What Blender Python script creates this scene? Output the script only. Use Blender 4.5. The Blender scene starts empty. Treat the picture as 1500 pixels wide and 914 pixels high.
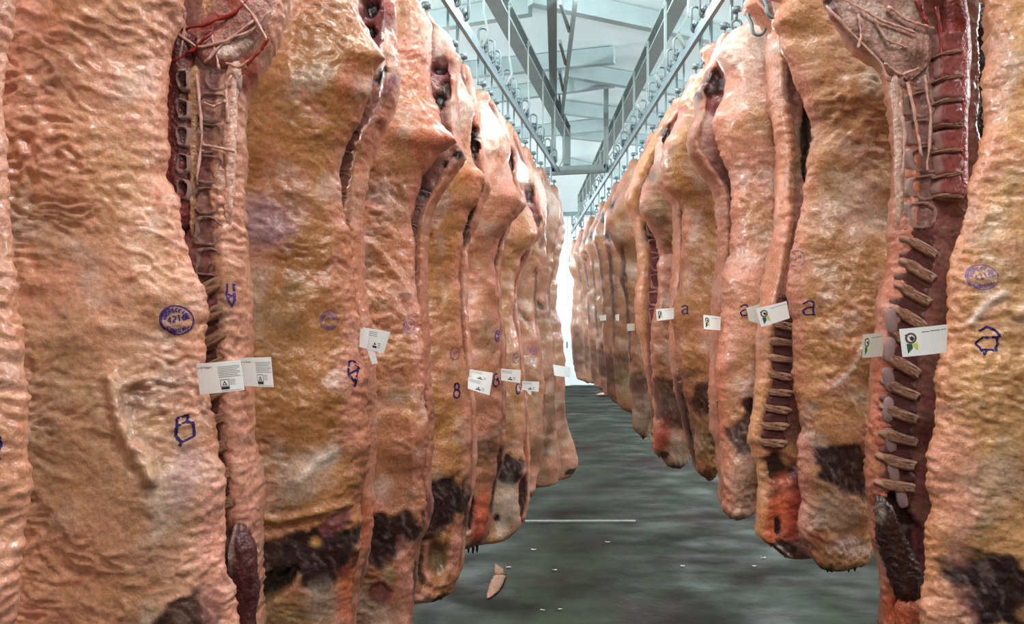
import bpy, bmesh, math, random
import numpy as np
from mathutils import Vector, Matrix
from mathutils.bvhtree import BVHTree

random.seed(7)
# ------------------------------------------------------------------ camera, world, lights, exposure
F, CX, CY, EYE = 1177.0, 750.0, 457.0, 1.9          # focal length in pixels of the 1500x914 frame, eye height
scene = bpy.context.scene
COL = scene.collection
cam_d = bpy.data.cameras.new('camera'); cam = bpy.data.objects.new('camera', cam_d); COL.objects.link(cam)
cam.location = (0, 0, EYE); cam.rotation_euler = (math.pi / 2, 0, 0)
cam_d.sensor_fit = 'HORIZONTAL'; cam_d.sensor_width = 36.0; cam_d.lens = 36.0 * F / 1500.0
cam_d.clip_start = 0.05; cam_d.clip_end = 100
scene.camera = cam

world = bpy.data.worlds.new('world'); scene.world = world; world.use_nodes = True
world.node_tree.nodes['Background'].inputs[0].default_value = (.75, .85, .9, 1)
world.node_tree.nodes['Background'].inputs[1].default_value = .3

def area(name, loc, size, power, color=(1, 1, 1), rot=(0, 0, 0)):
    d = bpy.data.lights.new(name, 'AREA'); d.shape = 'RECTANGLE'; d.size, d.size_y = size
    d.energy = power; d.color = color
    o = bpy.data.objects.new(name, d); o.location = loc; o.rotation_euler = rot; COL.objects.link(o); return o
def point(name, loc, power, color=(1, 1, 1), r=.12):
    d = bpy.data.lights.new(name, 'POINT'); d.energy = power; d.color = color; d.shadow_soft_size = r
    o = bpy.data.objects.new(name, d); o.location = loc; COL.objects.link(o); return o
COOL = (.90, .97, 1.0); WARM = (1.0, .95, .90)
area('overhead_light', (.4, -1.6, 4.1), (2.4, .4), 34, WARM, (math.radians(38), 0, 0))
for y, e in ((.5, 62), (2.6, 40), (4.2, 34)):
    area('overhead_light', (.45, y, 4.2), (1.3, .18), e, WARM if y < 3 else COOL, (math.radians(14), 0, 0))
point('overhead_light', (.45, 5.2, 3.98), 36, COOL, .06)  # out-of-view point light added to lift the ceiling brightness
for y in (2.5, 5.5, 8.5, 11.5, 14.5, 17.5):  # unseen fill lights behind the rows, added to brighten the ceiling
    point('ceiling_fill', (-2.7 if y < 9 else -1.8, y, 3.35), 250 if y < 16 else 110, COOL)
    point('ceiling_fill', (4.1, y, 3.35), 250 if y < 8 else 200, COOL)
vs = scene.view_settings
vs.view_transform = 'Standard'; vs.look = 'None'; vs.exposure = 0.0; vs.gamma = 1.0; vs.use_curve_mapping = False

# ------------------------------------------------------------------ helpers
def lin(r, g, b):
    def f(c):
        c /= 255.0
        return c / 12.92 if c <= .04045 else ((c + .055) / 1.055) ** 2.4
    return np.array([f(r), f(g), f(b)])

def P(px, py, Y):                                   # photograph pixel at a given distance -> a point of the room
    return ((px - CX) / F * Y, Y, EYE - (py - CY) / F * Y)

_perm = np.random.RandomState(3).permutation(256); _perm = np.concatenate([_perm, _perm, _perm])
_ang = np.random.RandomState(5).rand(256) * 2 * np.pi
_gx, _gy = np.cos(_ang), np.sin(_ang)
def perlin(x, y, seed=0):
    x = np.asarray(x) + seed * 17.31; y = np.asarray(y) + seed * 9.77
    xi = np.floor(x).astype(int); yi = np.floor(y).astype(int)
    xf, yf = x - xi, y - yi
    u = xf * xf * xf * (xf * (xf * 6 - 15) + 10); v = yf * yf * yf * (yf * (yf * 6 - 15) + 10)
    def g(ix, iy, dx, dy):
        h = _perm[_perm[ix & 255] + (iy & 255)]
        return _gx[h] * dx + _gy[h] * dy
    a = g(xi, yi, xf, yf); b = g(xi + 1, yi, xf - 1, yf)
    c = g(xi, yi + 1, xf, yf - 1); d = g(xi + 1, yi + 1, xf - 1, yf - 1)
    return ((a + u * (b - a)) * (1 - v) + (c + u * (d - c)) * v) * 1.5
def fbm(x, y, seed=0, o=3):
    t = 0; a = 1
    for i in range(o):
        t = t + a * perlin(x * 2 ** i, y * 2 ** i, seed + i * 3); a *= .5
    return t
def sstep(a, b, x):
    t = np.clip((x - a) / (b - a), 0, 1); return t * t * (3 - 2 * t)

def tag(o, label, cat, group=None):
    o['label'] = label; o['category'] = cat
    if group: o['group'] = group
    return o
def empty(name, loc=(0, 0, 0), rot=(0, 0, 0)):
    o = bpy.data.objects.new(name, None); o.location = loc; o.rotation_euler = rot; o.empty_display_size = .05
    COL.objects.link(o); return o
def link(name, me, mat=None, parent=None, smooth=False, kind=None):
    o = bpy.data.objects.new(name, me); COL.objects.link(o)
    if mat is not None and not me.materials: me.materials.append(mat)
    if parent is not None: o.parent = parent
    if smooth: me.polygons.foreach_set('use_smooth', [True] * len(me.polygons))
    if kind: o['kind'] = kind
    return o
def mesh_np(name, V, quads, mat, parent=None, col=None, smooth=True, kind=None):
    me = bpy.data.meshes.new(name)
    n, q = len(V), len(quads)
    me.vertices.add(n); me.vertices.foreach_set('co', np.asarray(V, dtype=np.float32).ravel())
    me.loops.add(q * 4); me.loops.foreach_set('vertex_index', np.asarray(quads, dtype=np.int32).ravel())
    me.polygons.add(q)
    me.polygons.foreach_set('loop_start', np.arange(0, q * 4, 4, dtype=np.int32))
    me.polygons.foreach_set('loop_total', np.full(q, 4, dtype=np.int32))
    me.update(calc_edges=True); me.validate()
    if col is not None:
        at = me.color_attributes.new('Col', 'FLOAT_COLOR', 'POINT')
        c = np.ones((n, 4), dtype=np.float32); c[:, :3] = col
        at.data.foreach_set('color', c.ravel())
    return link(name, me, mat, parent, smooth, kind)

class MB:                                            # small bmesh collector: boxes, tubes, lathes
    def __init__(s): s.b = bmesh.new()
    def box(s, c, d, M=None, bev=0):
        r = bmesh.ops.create_cube(s.b, size=1.0); vs_ = r['verts']
        for v in vs_:
            v.co = Vector((v.co.x * d[0], v.co.y * d[1], v.co.z * d[2]))
            if M is not None: v.co = M @ v.co
            v.co += Vector(c)
        if bev:
            ed = list({e for v in vs_ for e in v.link_edges})
            bmesh.ops.bevel(s.b, geom=ed, offset=bev, segments=1, affect='EDGES')
        return s
    def bar(s, a, b, w, h, up=(0, 0, 1)):            # rectangular bar from a to b
        a, b = Vector(a), Vector(b); d = b - a; L = d.length; d.normalize()
        up = Vector(up); x = d.cross(up)
        if x.length < 1e-4: x = Vector((1, 0, 0))
        x.normalize(); z = x.cross(d)
        M = Matrix((x, d, z)).transposed()
        return s.box((a + b) / 2, (w, L, h), M)
    def tube(s, pts, r, n=8, closed=False):
        pts = [Vector(p) for p in pts]; m = len(pts); rings = []
        for i, p in enumerate(pts):
            if closed: t = pts[(i + 1) % m] - pts[i - 1]
            else: t = pts[min(i + 1, m - 1)] - pts[max(i - 1, 0)]
            t.normalize()
            a = t.cross(Vector((0, 1, .01)))
            if a.length < .05: a = t.cross(Vector((1, 0, 0)))
            a.normalize(); b = t.cross(a)
            rr = r[i] if isinstance(r, (list, tuple)) else r
            rings.append([s.b.verts.new(p + (a * math.cos(k * 2 * math.pi / n) + b * math.sin(k * 2 * math.pi / n)) * rr) for k in range(n)])
        for i in range(m if closed else m - 1):
            A, B = rings[i], rings[(i + 1) % m]
            for k in range(n):
                s.b.faces.new((A[k], A[(k + 1) % n], B[(k + 1) % n], B[k]))
        if not closed:
            s.b.faces.new(rings[0][::-1]); s.b.faces.new(rings[-1])
        return s
    def mesh(s, name):
        bmesh.ops.recalc_face_normals(s.b, faces=s.b.faces)
        me = bpy.data.meshes.new(name); s.b.to_mesh(me); s.b.free(); return me
    def build(s, name, mat, parent=None, smooth=False, kind=None):
        return link(name, s.mesh(name), mat, parent, smooth, kind)

# ------------------------------------------------------------------ materials
def new_mat(name):
    m = bpy.data.materials.new(name); m.use_nodes = True
    nt = m.node_tree; return m, nt, nt.nodes['Principled BSDF']
def N(nt, t, **kw):
    n = nt.nodes.new(t)
    for k, v in kw.items(): setattr(n, k, v)
    return n
def organic(name, rough=.33, bump=.34, scale=105, var=.24, spec=.5):
    m, nt, b = new_mat(name)
    at = N(nt, 'ShaderNodeAttribute', attribute_name='Col')
    tc = N(nt, 'ShaderNodeTexCoord')
    n1 = N(nt, 'ShaderNodeTexNoise'); n1.inputs['Scale'].default_value = 95; n1.inputs['Detail'].default_value = 5
    nt.links.new(tc.outputs['Object'], n1.inputs['Vector'])
    mr = N(nt, 'ShaderNodeMapRange'); mr.inputs['From Min'].default_value = .3; mr.inputs['From Max'].default_value = .7
    mr.inputs['To Min'].default_value = 1 - var; mr.inputs['To Max'].default_value = 1 + var
    nt.links.new(n1.outputs['Fac'], mr.inputs['Value'])
    vm = N(nt, 'ShaderNodeVectorMath', operation='SCALE')
    nt.links.new(at.outputs['Color'], vm.inputs[0]); nt.links.new(mr.outputs[0], vm.inputs['Scale'])
    nt.links.new(vm.outputs[0], b.inputs['Base Color'])
    n2 = N(nt, 'ShaderNodeTexNoise'); n2.inputs['Scale'].default_value = scale; n2.inputs['Detail'].default_value = 3
    nt.links.new(tc.outputs['Object'], n2.inputs['Vector'])
    bp = N(nt, 'ShaderNodeBump'); bp.inputs['Strength'].default_value = bump; bp.inputs['Distance'].default_value = .008
    nt.links.new(n2.outputs['Fac'], bp.inputs['Height']); nt.links.new(bp.outputs[0], b.inputs['Normal'])
    r = N(nt, 'ShaderNodeMapRange'); r.inputs['To Min'].default_value = rough - .12; r.inputs['To Max'].default_value = rough + .15
    nt.links.new(n1.outputs['Fac'], r.inputs['Value']); nt.links.new(r.outputs[0], b.inputs['Roughness'])
    b.inputs['Specular IOR Level'].default_value = spec
    b.inputs['Coat Weight'].default_value = .22; b.inputs['Coat Roughness'].default_value = .16
    return m
def solid(name, c, rough=.5, metal=0.0, nscale=40, var=.15, bump=0.0, spec=.5):
    m, nt, b = new_mat(name)
    tc = N(nt, 'ShaderNodeTexCoord'); n1 = N(nt, 'ShaderNodeTexNoise')
    n1.inputs['Scale'].default_value = nscale; n1.inputs['Detail'].default_value = 5
    nt.links.new(tc.outputs['Object'], n1.inputs['Vector'])
    cr = N(nt, 'ShaderNodeValToRGB')
    cr.color_ramp.elements[0].position = .3; cr.color_ramp.elements[1].position = .7
    cr.color_ramp.elements[0].color = tuple(c[i] * (1 - var) for i in range(3)) + (1,)
    cr.color_ramp.elements[1].color = tuple(min(1, c[i] * (1 + var)) for i in range(3)) + (1,)
    nt.links.new(n1.outputs['Fac'], cr.inputs[0]); nt.links.new(cr.outputs[0], b.inputs['Base Color'])
    b.inputs['Roughness'].default_value = rough; b.inputs['Metallic'].default_value = metal
    b.inputs['Specular IOR Level'].default_value = spec
    if bump:
        bp = N(nt, 'ShaderNodeBump'); bp.inputs['Strength'].default_value = bump; bp.inputs['Distance'].default_value = .004
        nt.links.new(n1.outputs['Fac'], bp.inputs['Height']); nt.links.new(bp.outputs[0], b.inputs['Normal'])
    return m
M_FAT = organic('beef_fat')
M_MEAT = organic('beef_lean', rough=.36, bump=.7, scale=90, var=.4)
M_MARROW = solid('marrow_bone', lin(98, 50, 46), .36, 0, 48, .8, .9)
M_CART = solid('cartilage', lin(196, 152, 136), .4, 0, 60, .35, .6)
M_RIBB = solid('rib_bone', lin(172, 122, 104), .42, 0, 45, .4, .6)
M_RIBM = solid('intercostal_meat', lin(104, 50, 46), .36, 0, 42, .7, .8)
M_STEEL = solid('galvanised_steel', lin(104, 120, 124), .42, .35, 18, .2)
M_RAIL = solid('rail_steel', lin(132, 150, 156), .38, .35, 14, .15)
M_BEAM = solid('painted_beam', lin(122, 136, 134), .5, 0, 6, .1)
M_PURLIN = solid('white_painted_purlin', lin(150, 168, 169), .5, 0, 6, .08)
M_CARD = solid('white_card', lin(236, 238, 238), .45, 0, 20, .02)
M_CARDG = solid('grey_card', lin(196, 192, 182), .45, 0, 20, .05)
M_INK = solid('violet_ink', lin(66, 46, 116), .6, 0, 220, .4, spec=.2)
M_INKF = solid('faded_violet_ink', lin(112, 82, 122), .5, 0, 220, .35)
M_INKD = solid('dark_violet_ink', lin(38, 28, 84), .6, 0, 160, .35, spec=.2)
M_BLACK = solid('black_print', lin(40, 40, 46), .6, 0, 90, .2)
M_GREYP = solid('grey_print', lin(150, 150, 152), .6, 0, 90, .1)
M_BROWN = solid('brown_print', lin(110, 78, 66), .6, 0, 90, .15)
M_GREEN = solid('dark_green_print', lin(40, 84, 62), .6, 0, 90, .15)
M_LIME = solid('lime_print', lin(196, 210, 84), .6, 0, 90, .12)

# ------------------------------------------------------------------ the room
def panel_mat(name, c, seam, scale, axis):
    m, nt, b = new_mat(name)
    tc = N(nt, 'ShaderNodeTexCoord'); nz = N(nt, 'ShaderNodeTexNoise'); nz.inputs['Scale'].default_value = .8; nz.inputs['Detail'].default_value = 4
    nt.links.new(tc.outputs['Object'], nz.inputs['Vector'])
    cr = N(nt, 'ShaderNodeValToRGB'); cr.color_ramp.elements[0].position = .3; cr.color_ramp.elements[1].position = .7
    cr.color_ramp.elements[0].color = tuple(c * .93) + (1,); cr.color_ramp.elements[1].color = tuple(c) + (1,)
    nt.links.new(nz.outputs['Fac'], cr.inputs[0]); nt.links.new(cr.outputs[0], b.inputs['Base Color'])
    b.inputs['Roughness'].default_value = .35
    return m
M_WALL = panel_mat('cold_room_panel', lin(240, 247, 248), None, 1, 0)
M_SIDE = panel_mat('low_bounce_side_panel', lin(150, 146, 140), None, 1, 0)  # unseen walls toned darker to cut bounced light on the carcasses
M_CEIL = panel_mat('ceiling_panel', lin(234, 248, 250), None, 1, 0)

def floor_mat():
    m, nt, b = new_mat('wet_concrete')
    tc = N(nt, 'ShaderNodeTexCoord')
    mp = N(nt, 'ShaderNodeMapping'); mp.inputs['Scale'].default_value = (.7, 1.0, 1); nt.links.new(tc.outputs['Object'], mp.inputs[0])
    a = N(nt, 'ShaderNodeTexNoise'); a.inputs['Scale'].default_value = 1.6; a.inputs['Detail'].default_value = 6; a.inputs['Roughness'].default_value = .6
    nt.links.new(mp.outputs[0], a.inputs['Vector'])
    cr = N(nt, 'ShaderNodeValToRGB'); e = cr.color_ramp.elements
    e[0].position = .36; e[0].color = tuple(lin(24, 22, 17)) + (1,)
    e[1].position = .62; e[1].color = tuple(lin(50, 55, 44)) + (1,)
    k = e.new(.47); k.color = tuple(lin(36, 38, 29)) + (1,)
    nt.links.new(a.outputs['Fac'], cr.inputs[0])
    s = N(nt, 'ShaderNodeTexNoise'); s.inputs['Scale'].default_value = 1.1; s.inputs['Detail'].default_value = 5
    mp2 = N(nt, 'ShaderNodeMapping'); mp2.inputs['Location'].default_value = (4.2, 1.3, 0); nt.links.new(tc.outputs['Object'], mp2.inputs[0])
    nt.links.new(mp2.outputs[0], s.inputs['Vector'])
    sr = N(nt, 'ShaderNodeMapRange'); sr.inputs['From Min'].default_value = .50; sr.inputs['From Max'].default_value = .64
    sr.inputs['To Max'].default_value = .85
    nt.links.new(s.outputs['Fac'], sr.inputs['Value'])
    mx = N(nt, 'ShaderNodeMix', data_type='RGBA'); nt.links.new(sr.outputs[0], mx.inputs['Factor'])
    nt.links.new(cr.outputs[0], mx.inputs['A']); mx.inputs['B'].default_value = tuple(lin(30, 15, 11)) + (1,)
    nt.links.new(mx.outputs['Result'], b.inputs['Base Color'])
    g = N(nt, 'ShaderNodeTexNoise'); g.inputs['Scale'].default_value = 3.0; g.inputs['Detail'].default_value = 5
    nt.links.new(mp.outputs[0], g.inputs['Vector'])
    rr = N(nt, 'ShaderNodeMapRange'); rr.inputs['From Min'].default_value = .35; rr.inputs['From Max'].default_value = .65
    rr.inputs['To Min'].default_value = .5; rr.inputs['To Max'].default_value = .85
    nt.links.new(g.outputs['Fac'], rr.inputs['Value']); nt.links.new(rr.outputs[0], b.inputs['Roughness'])
    h = N(nt, 'ShaderNodeTexNoise'); h.inputs['Scale'].default_value = 28; h.inputs['Detail'].default_value = 4
    nt.links.new(tc.outputs['Object'], h.inputs['Vector'])
    bp = N(nt, 'ShaderNodeBump'); bp.inputs['Strength'].default_value = .25; bp.inputs['Distance'].default_value = .01
    nt.links.new(h.outputs['Fac'], bp.inputs['Height']); nt.links.new(bp.outputs[0], b.inputs['Normal'])
    b.inputs['Specular IOR Level'].default_value = .1
    return m
M_FLOOR = floor_mat()
XL, XR, YB, YF, CE = -3.3, 4.9, -3.0, 20.8, 4.36
def struct(name, c, d, m):
    o = MB().box(c, d).build(name, m); o['kind'] = 'structure'; return o
struct('floor', ((XL + XR) / 2, (YB + YF) / 2, -.05), (XR - XL, YF - YB, .1), M_FLOOR)
ceil = struct('ceiling', ((XL + XR) / 2, (YB + YF) / 2, CE + .05), (XR - XL, YF - YB, .1), M_CEIL)
struct('wall_left', (XL - .05, (YB + YF) / 2, CE / 2), (.1, YF - YB, CE), M_SIDE)
struct('wall_right', (XR + .05, (YB + YF) / 2, CE / 2), (.1, YF - YB, CE), M_SIDE)
wf = struct('wall_far', ((XL + XR) / 2, YF + .05, CE / 2), (XR - XL, .1, CE), M_WALL)
struct('wall_back', ((XL + XR) / 2, YB - .05, CE / 2), (XR - XL, .1, CE), M_SIDE)
for i in range(7):                                   # insulated wall panels at the far end, joints left open
    MB().box((XL + .6 + i * 1.18, YF - .012, CE / 2), (1.165, .024, CE - .02), bev=.004).build('panel', M_WALL, wf)
dr = struct('door_1', (1.05, YF - .05, 1.05), (.9, .05, 2.1), M_WALL)
MB().box((1.42, YF - .085, 1.05), (.03, .03, .16)).build('handle', M_STEEL, dr)
tj = struct('trim_1', (.62, 7.28, .006), (1.0, .035, .012), solid('floor_strip', lin(128, 134, 126), .4, 0, 30, .1))

# ------------------------------------------------------------------ roof purlins
def ceil_pt(px, py, h=2.3):
    Y = F * h / (CY - py); return Vector(P(px, py, Y))
def purlin(a, b, ext0, ext1):
    A, B = ceil_pt(*a), ceil_pt(*b); d = (B - A)
    if ext0 is not None: A = A + d * ((ext0 - A.x) / d.x)
    if ext1 is not None: B = A + (B - A) * ((ext1 - A.x) / (B.x - A.x))
    A.z = B.z = 4.2 + .075; return A, B
PURL_L = [((647, 43), (777, 22)), ((760, 107), (900, 93)), ((780, 143), (900, 127)), ((830, 197), (900, 190))]
PURL_R = [((777, 7), (1043, 63)), ((827, 113), (993, 140)), ((823, 167), (953, 183)), ((830, 202), (933, 213)), ((830, 245), (885, 258))]
k = 0
for a, b in PURL_L:
    A, B = purlin(a, b, XL, None); k += 1
    o = MB().bar(A, B, .08, .15).build('ceiling_beam', M_PURLIN); o['kind'] = 'structure'
for a, b in PURL_R:
    A, B = purlin(a, b, None, XR); k += 1
    o = MB().bar(A, B, .08, .15).build('ceiling_beam', M_PURLIN); o['kind'] = 'structure'

# ------------------------------------------------------------------ overhead rails
RZ = EYE + 1.5
def rail_x(side, Y): return .1708 * Y - .972 if side < 0 else .011 * Y + .952
def beam_x(side, Y): return .1844 * Y - 1.07 if side < 0 else .017 * Y + .994
def rail_px(side, Y):
    return CX + F * rail_x(side, Y) / Y, CY - F * 1.5 / Y
def overhead(side, y0, y1, yb1, label):
    root = empty('overhead_rail', (rail_x(side, y0), y0, RZ)); inv = Matrix.Translation((-rail_x(side, y0), -y0, -RZ))
    tag(root, label, 'rail')
    def put(o): o.matrix_parent_inverse = inv; return o
    r = MB().bar((rail_x(side, y0), y0, RZ), (rail_x(side, y1), y1, RZ), .022, .06)
    put(r.build('track_bar', M_RAIL, root))
    m = MB(); b0, b1 = Vector((beam_x(side, y0), y0, 0)), Vector((beam_x(side, yb1), yb1, 0))
    for z, w, h in ((3.90, .10, .014), (4.01, .10, .014), (3.955, .012, .10)):
        m.bar((b0.x, b0.y, z), (b1.x, b1.y, z), w, h)
    put(m.build('support_beam', M_BEAM, root))
    y = y0 + .5
    dirx = rail_x(side, 2) - rail_x(side, 1)
    while y < min(y1, yb1) - .1:
        x, bx = rail_x(side, y), beam_x(side, y)
        s = -side * .055
        pts = [(bx + s, y, 3.98), (bx + s, y, 3.62), (x + s * .9, y, 3.5), (x + s * .15, y, RZ + .02)]
        h = MB()
        for p, q in zip(pts, pts[1:]): h.bar(p, q, .045, .012, (1, 0, 0))
        h.tube([(bx + s * .7, y, 3.95), (bx + s * 1.3, y, 3.95)], .014, 8)
        put(h.build('hanger_bracket', M_BEAM, root))
        y += .78
    # drop post closing the beam's far end
    xe, be = rail_x(side, y1), beam_x(side, yb1)
    e = MB(); e.bar((be, yb1, 4.02), (be, yb1, 3.55), .09, .09).bar((be, yb1, 3.58), (be - .02, yb1 - .22, RZ + .05), .05, .05)
    put(e.build('end_post', M_BEAM, root))
    return root
overhead(-1, 1.0, 8.65, 9.16, 'grey steel overhead rail and beam above the left row of carcasses')
overhead(1, 1.0, 15.2, 14.6, 'grey steel overhead rail and beam above the right row of carcasses')
# lattice beam hung over the middle of the aisle
lb = empty('lattice_beam', (.36, 5.4, 4.0)); inv = Matrix.Translation((-.36, -5.4, -4.0))
tag(lb, 'pale steel lattice beam running under the ceiling over the middle of the aisle', 'beam')
def lput(o): o.matrix_parent_inverse = inv
lput(MB().bar((.255, 5.2, 4.08), (.44, 8.5, 4.08), .07, .07).build('chord', M_PURLIN, lb))
lput(MB().bar((.42, 5.2, 4.0), (.53, 8.5, 4.0), .03, .05).build('chord', M_PURLIN, lb))
for y in (5.3, 6.0, 6.8, 7.6, 8.35):
    t = (y - 5.2) / 3.3; xa, xb = .255 + .185 * t, .42 + .11 * t
    lput(MB().bar((xa + .03, y - .5, 4.02), (xb - .02, y, 4.0), .02, .03).build('lattice_bar', M_PURLIN, lb))
for y in (5.35, 8.2):
    t = (y - 5.2) / 3.3
    lput(MB().bar((.255 + .185 * t, y, 4.1), (.255 + .185 * t, y, 4.37), .04, .04, (1, 0, 0)).build('drop_rod', M_PURLIN, lb))
# cross bar at the far end of the left rail, pipe on the far wall
cb = MB().bar((.30, 8.72, RZ + .02), (1.05, 8.72, RZ + .06), .05, .09)
cb.bar((1.02, 8.72, RZ + .06), (1.02, 8.72, 4.37), .05, .05, (1, 0, 0)).bar((.45, 8.72, RZ + .02), (.45, 8.72, 4.37), .05, .05, (1, 0, 0))
tag(cb.build('cross_bar', M_BEAM), 'grey cross bar on two drop rods at the far end of the left rail', 'bar')
pp = empty('ceiling_pipe', P(836, 313, 15.6)); tag(pp, 'thin grey pipe with a short dropper in front of the far white wall', 'pipe')
x0, _, z0 = P(836, 313, 15.6); inv = Matrix.Translation((-x0, -15.6, -z0))
a, b = P(806, 314, 15.6), P(872, 312, 15.6)
q = MB().bar(a, b, .05, .07).build('pipe_run', M_STEEL, pp); q.matrix_parent_inverse = inv
q = MB().bar(P(838, 313, 15.6), P(838, 330, 15.6), .03, .03, (1, 0, 0)).build('dropper', M_STEEL, pp); q.matrix_parent_inverse = inv
for xx in (812, 866):
    c = P(xx, 313, 15.6); q = MB().bar(c, (c[0], c[1], CE), .025, .025, (1, 0, 0)).build('drop_rod', M_STEEL, pp); q.matrix_parent_inverse = inv

# ------------------------------------------------------------------ trolleys with hooks (one prototype, then copies)
def hook_proto():
    root = empty('meat_hook')
    o = MB()
    loop = []
    for i in range(24):
        t = i / 24 * 2 * math.pi
        loop.append((.024 * math.cos(t), 0, .085 + .042 * (1 if math.sin(t) > 0 else -1) * (1 if abs(math.sin(t)) > .02 else 0) + .024 * math.sin(t)))
    o.tube(loop, .0065, 8, True).build('wheel_frame', M_STEEL, root, True)
    w = MB(); w.tube([(-.009, 0, .056), (-.005, 0, .056), (.005, 0, .056), (.009, 0, .056)], [.030, .024, .024, .030], 16)
    w.build('wheel', M_STEEL, root, True)
    d = MB(); d.bar((.018, 0, .06), (-.018, 0, .03), .016, .01).bar((-.026, 0, .05), (-.026, 0, -.155), .018, .010, (1, 0, 0))
    d.bar((-.03, 0, -.155), (.018, 0, -.16), .018, .012)
    d.build('drop_bar', M_STEEL, root)
    s = MB(); s.tube([(.0, 0, -.145), (0, 0, -.168)], .016, 10).tube([(0, 0, -.165), (0, 0, -.2)], .006, 8)
    ring = [(.017 * math.cos(i / 14 * 6.2832), 0, -.217 + .019 * math.sin(i / 14 * 6.2832)) for i in range(14)]
    s.tube(ring, .0055, 8, True); s.build('swivel', M_STEEL, root, True)
    j = [(0, 0, -.228), (.012, 0, -.245), (.014, 0, -.27), (.002, 0, -.30)] + \
        [(-.020 + .022 * math.cos(a), 0, -.315 - .03 * math.sin(a)) for a in np.linspace(0, 3.3, 9)]
    MB().tube(j, [.006] * 11 + [.004, .002], 8).build('hook', M_STEEL, root, True)
    return root
HOOK = hook_proto(); _hook_used = [False]
def copy_thing(root):
    r = root.copy(); COL.objects.link(r)
    for ch in root.children:
        c = ch.copy(); COL.objects.link(c); c.parent = r
    return r
def place_hook(side, Y, label):
    r = HOOK if not _hook_used[0] else copy_thing(HOOK); _hook_used[0] = True
    r.location = (rail_x(side, Y), Y, RZ)
    r.scale = (1.2, 1.2, 1.06); r.rotation_euler = (0, 0, random.uniform(-.35, .35) + (0 if side < 0 else math.pi))
    return tag(r, label, 'hook', 'steel hooks on the overhead rails')

# ------------------------------------------------------------------ carcass surfaces
C = dict(lean_and_crevice=lin(48, 28, 29), pink=lin(206, 140, 122), grey=lin(168, 150, 136), red=lin(150, 52, 44), yellow=lin(208, 152, 92),
         dark=lin(22, 14, 14), orange=lin(204, 104, 70), white=lin(220, 200, 188), membrane=lin(150, 102, 92), tan=lin(186, 134, 88),
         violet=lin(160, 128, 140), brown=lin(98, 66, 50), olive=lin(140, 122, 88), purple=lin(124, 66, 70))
ALB = np.array([.72, .63, .54])
def interp(tab, y):
    t = sorted(tab); return np.interp(y, [p[0] for p in t], [p[1] for p in t])
def smooth_tab(tab, y, k):
    v = interp(tab, y)
    if k > 0:
        kern = np.exp(-.5 * (np.arange(-3 * k, 3 * k + 1) / k) ** 2); kern /= kern.sum()
        v = np.convolve(np.pad(v, 3 * k, mode='edge'), kern, mode='valid')
    return v

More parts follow.
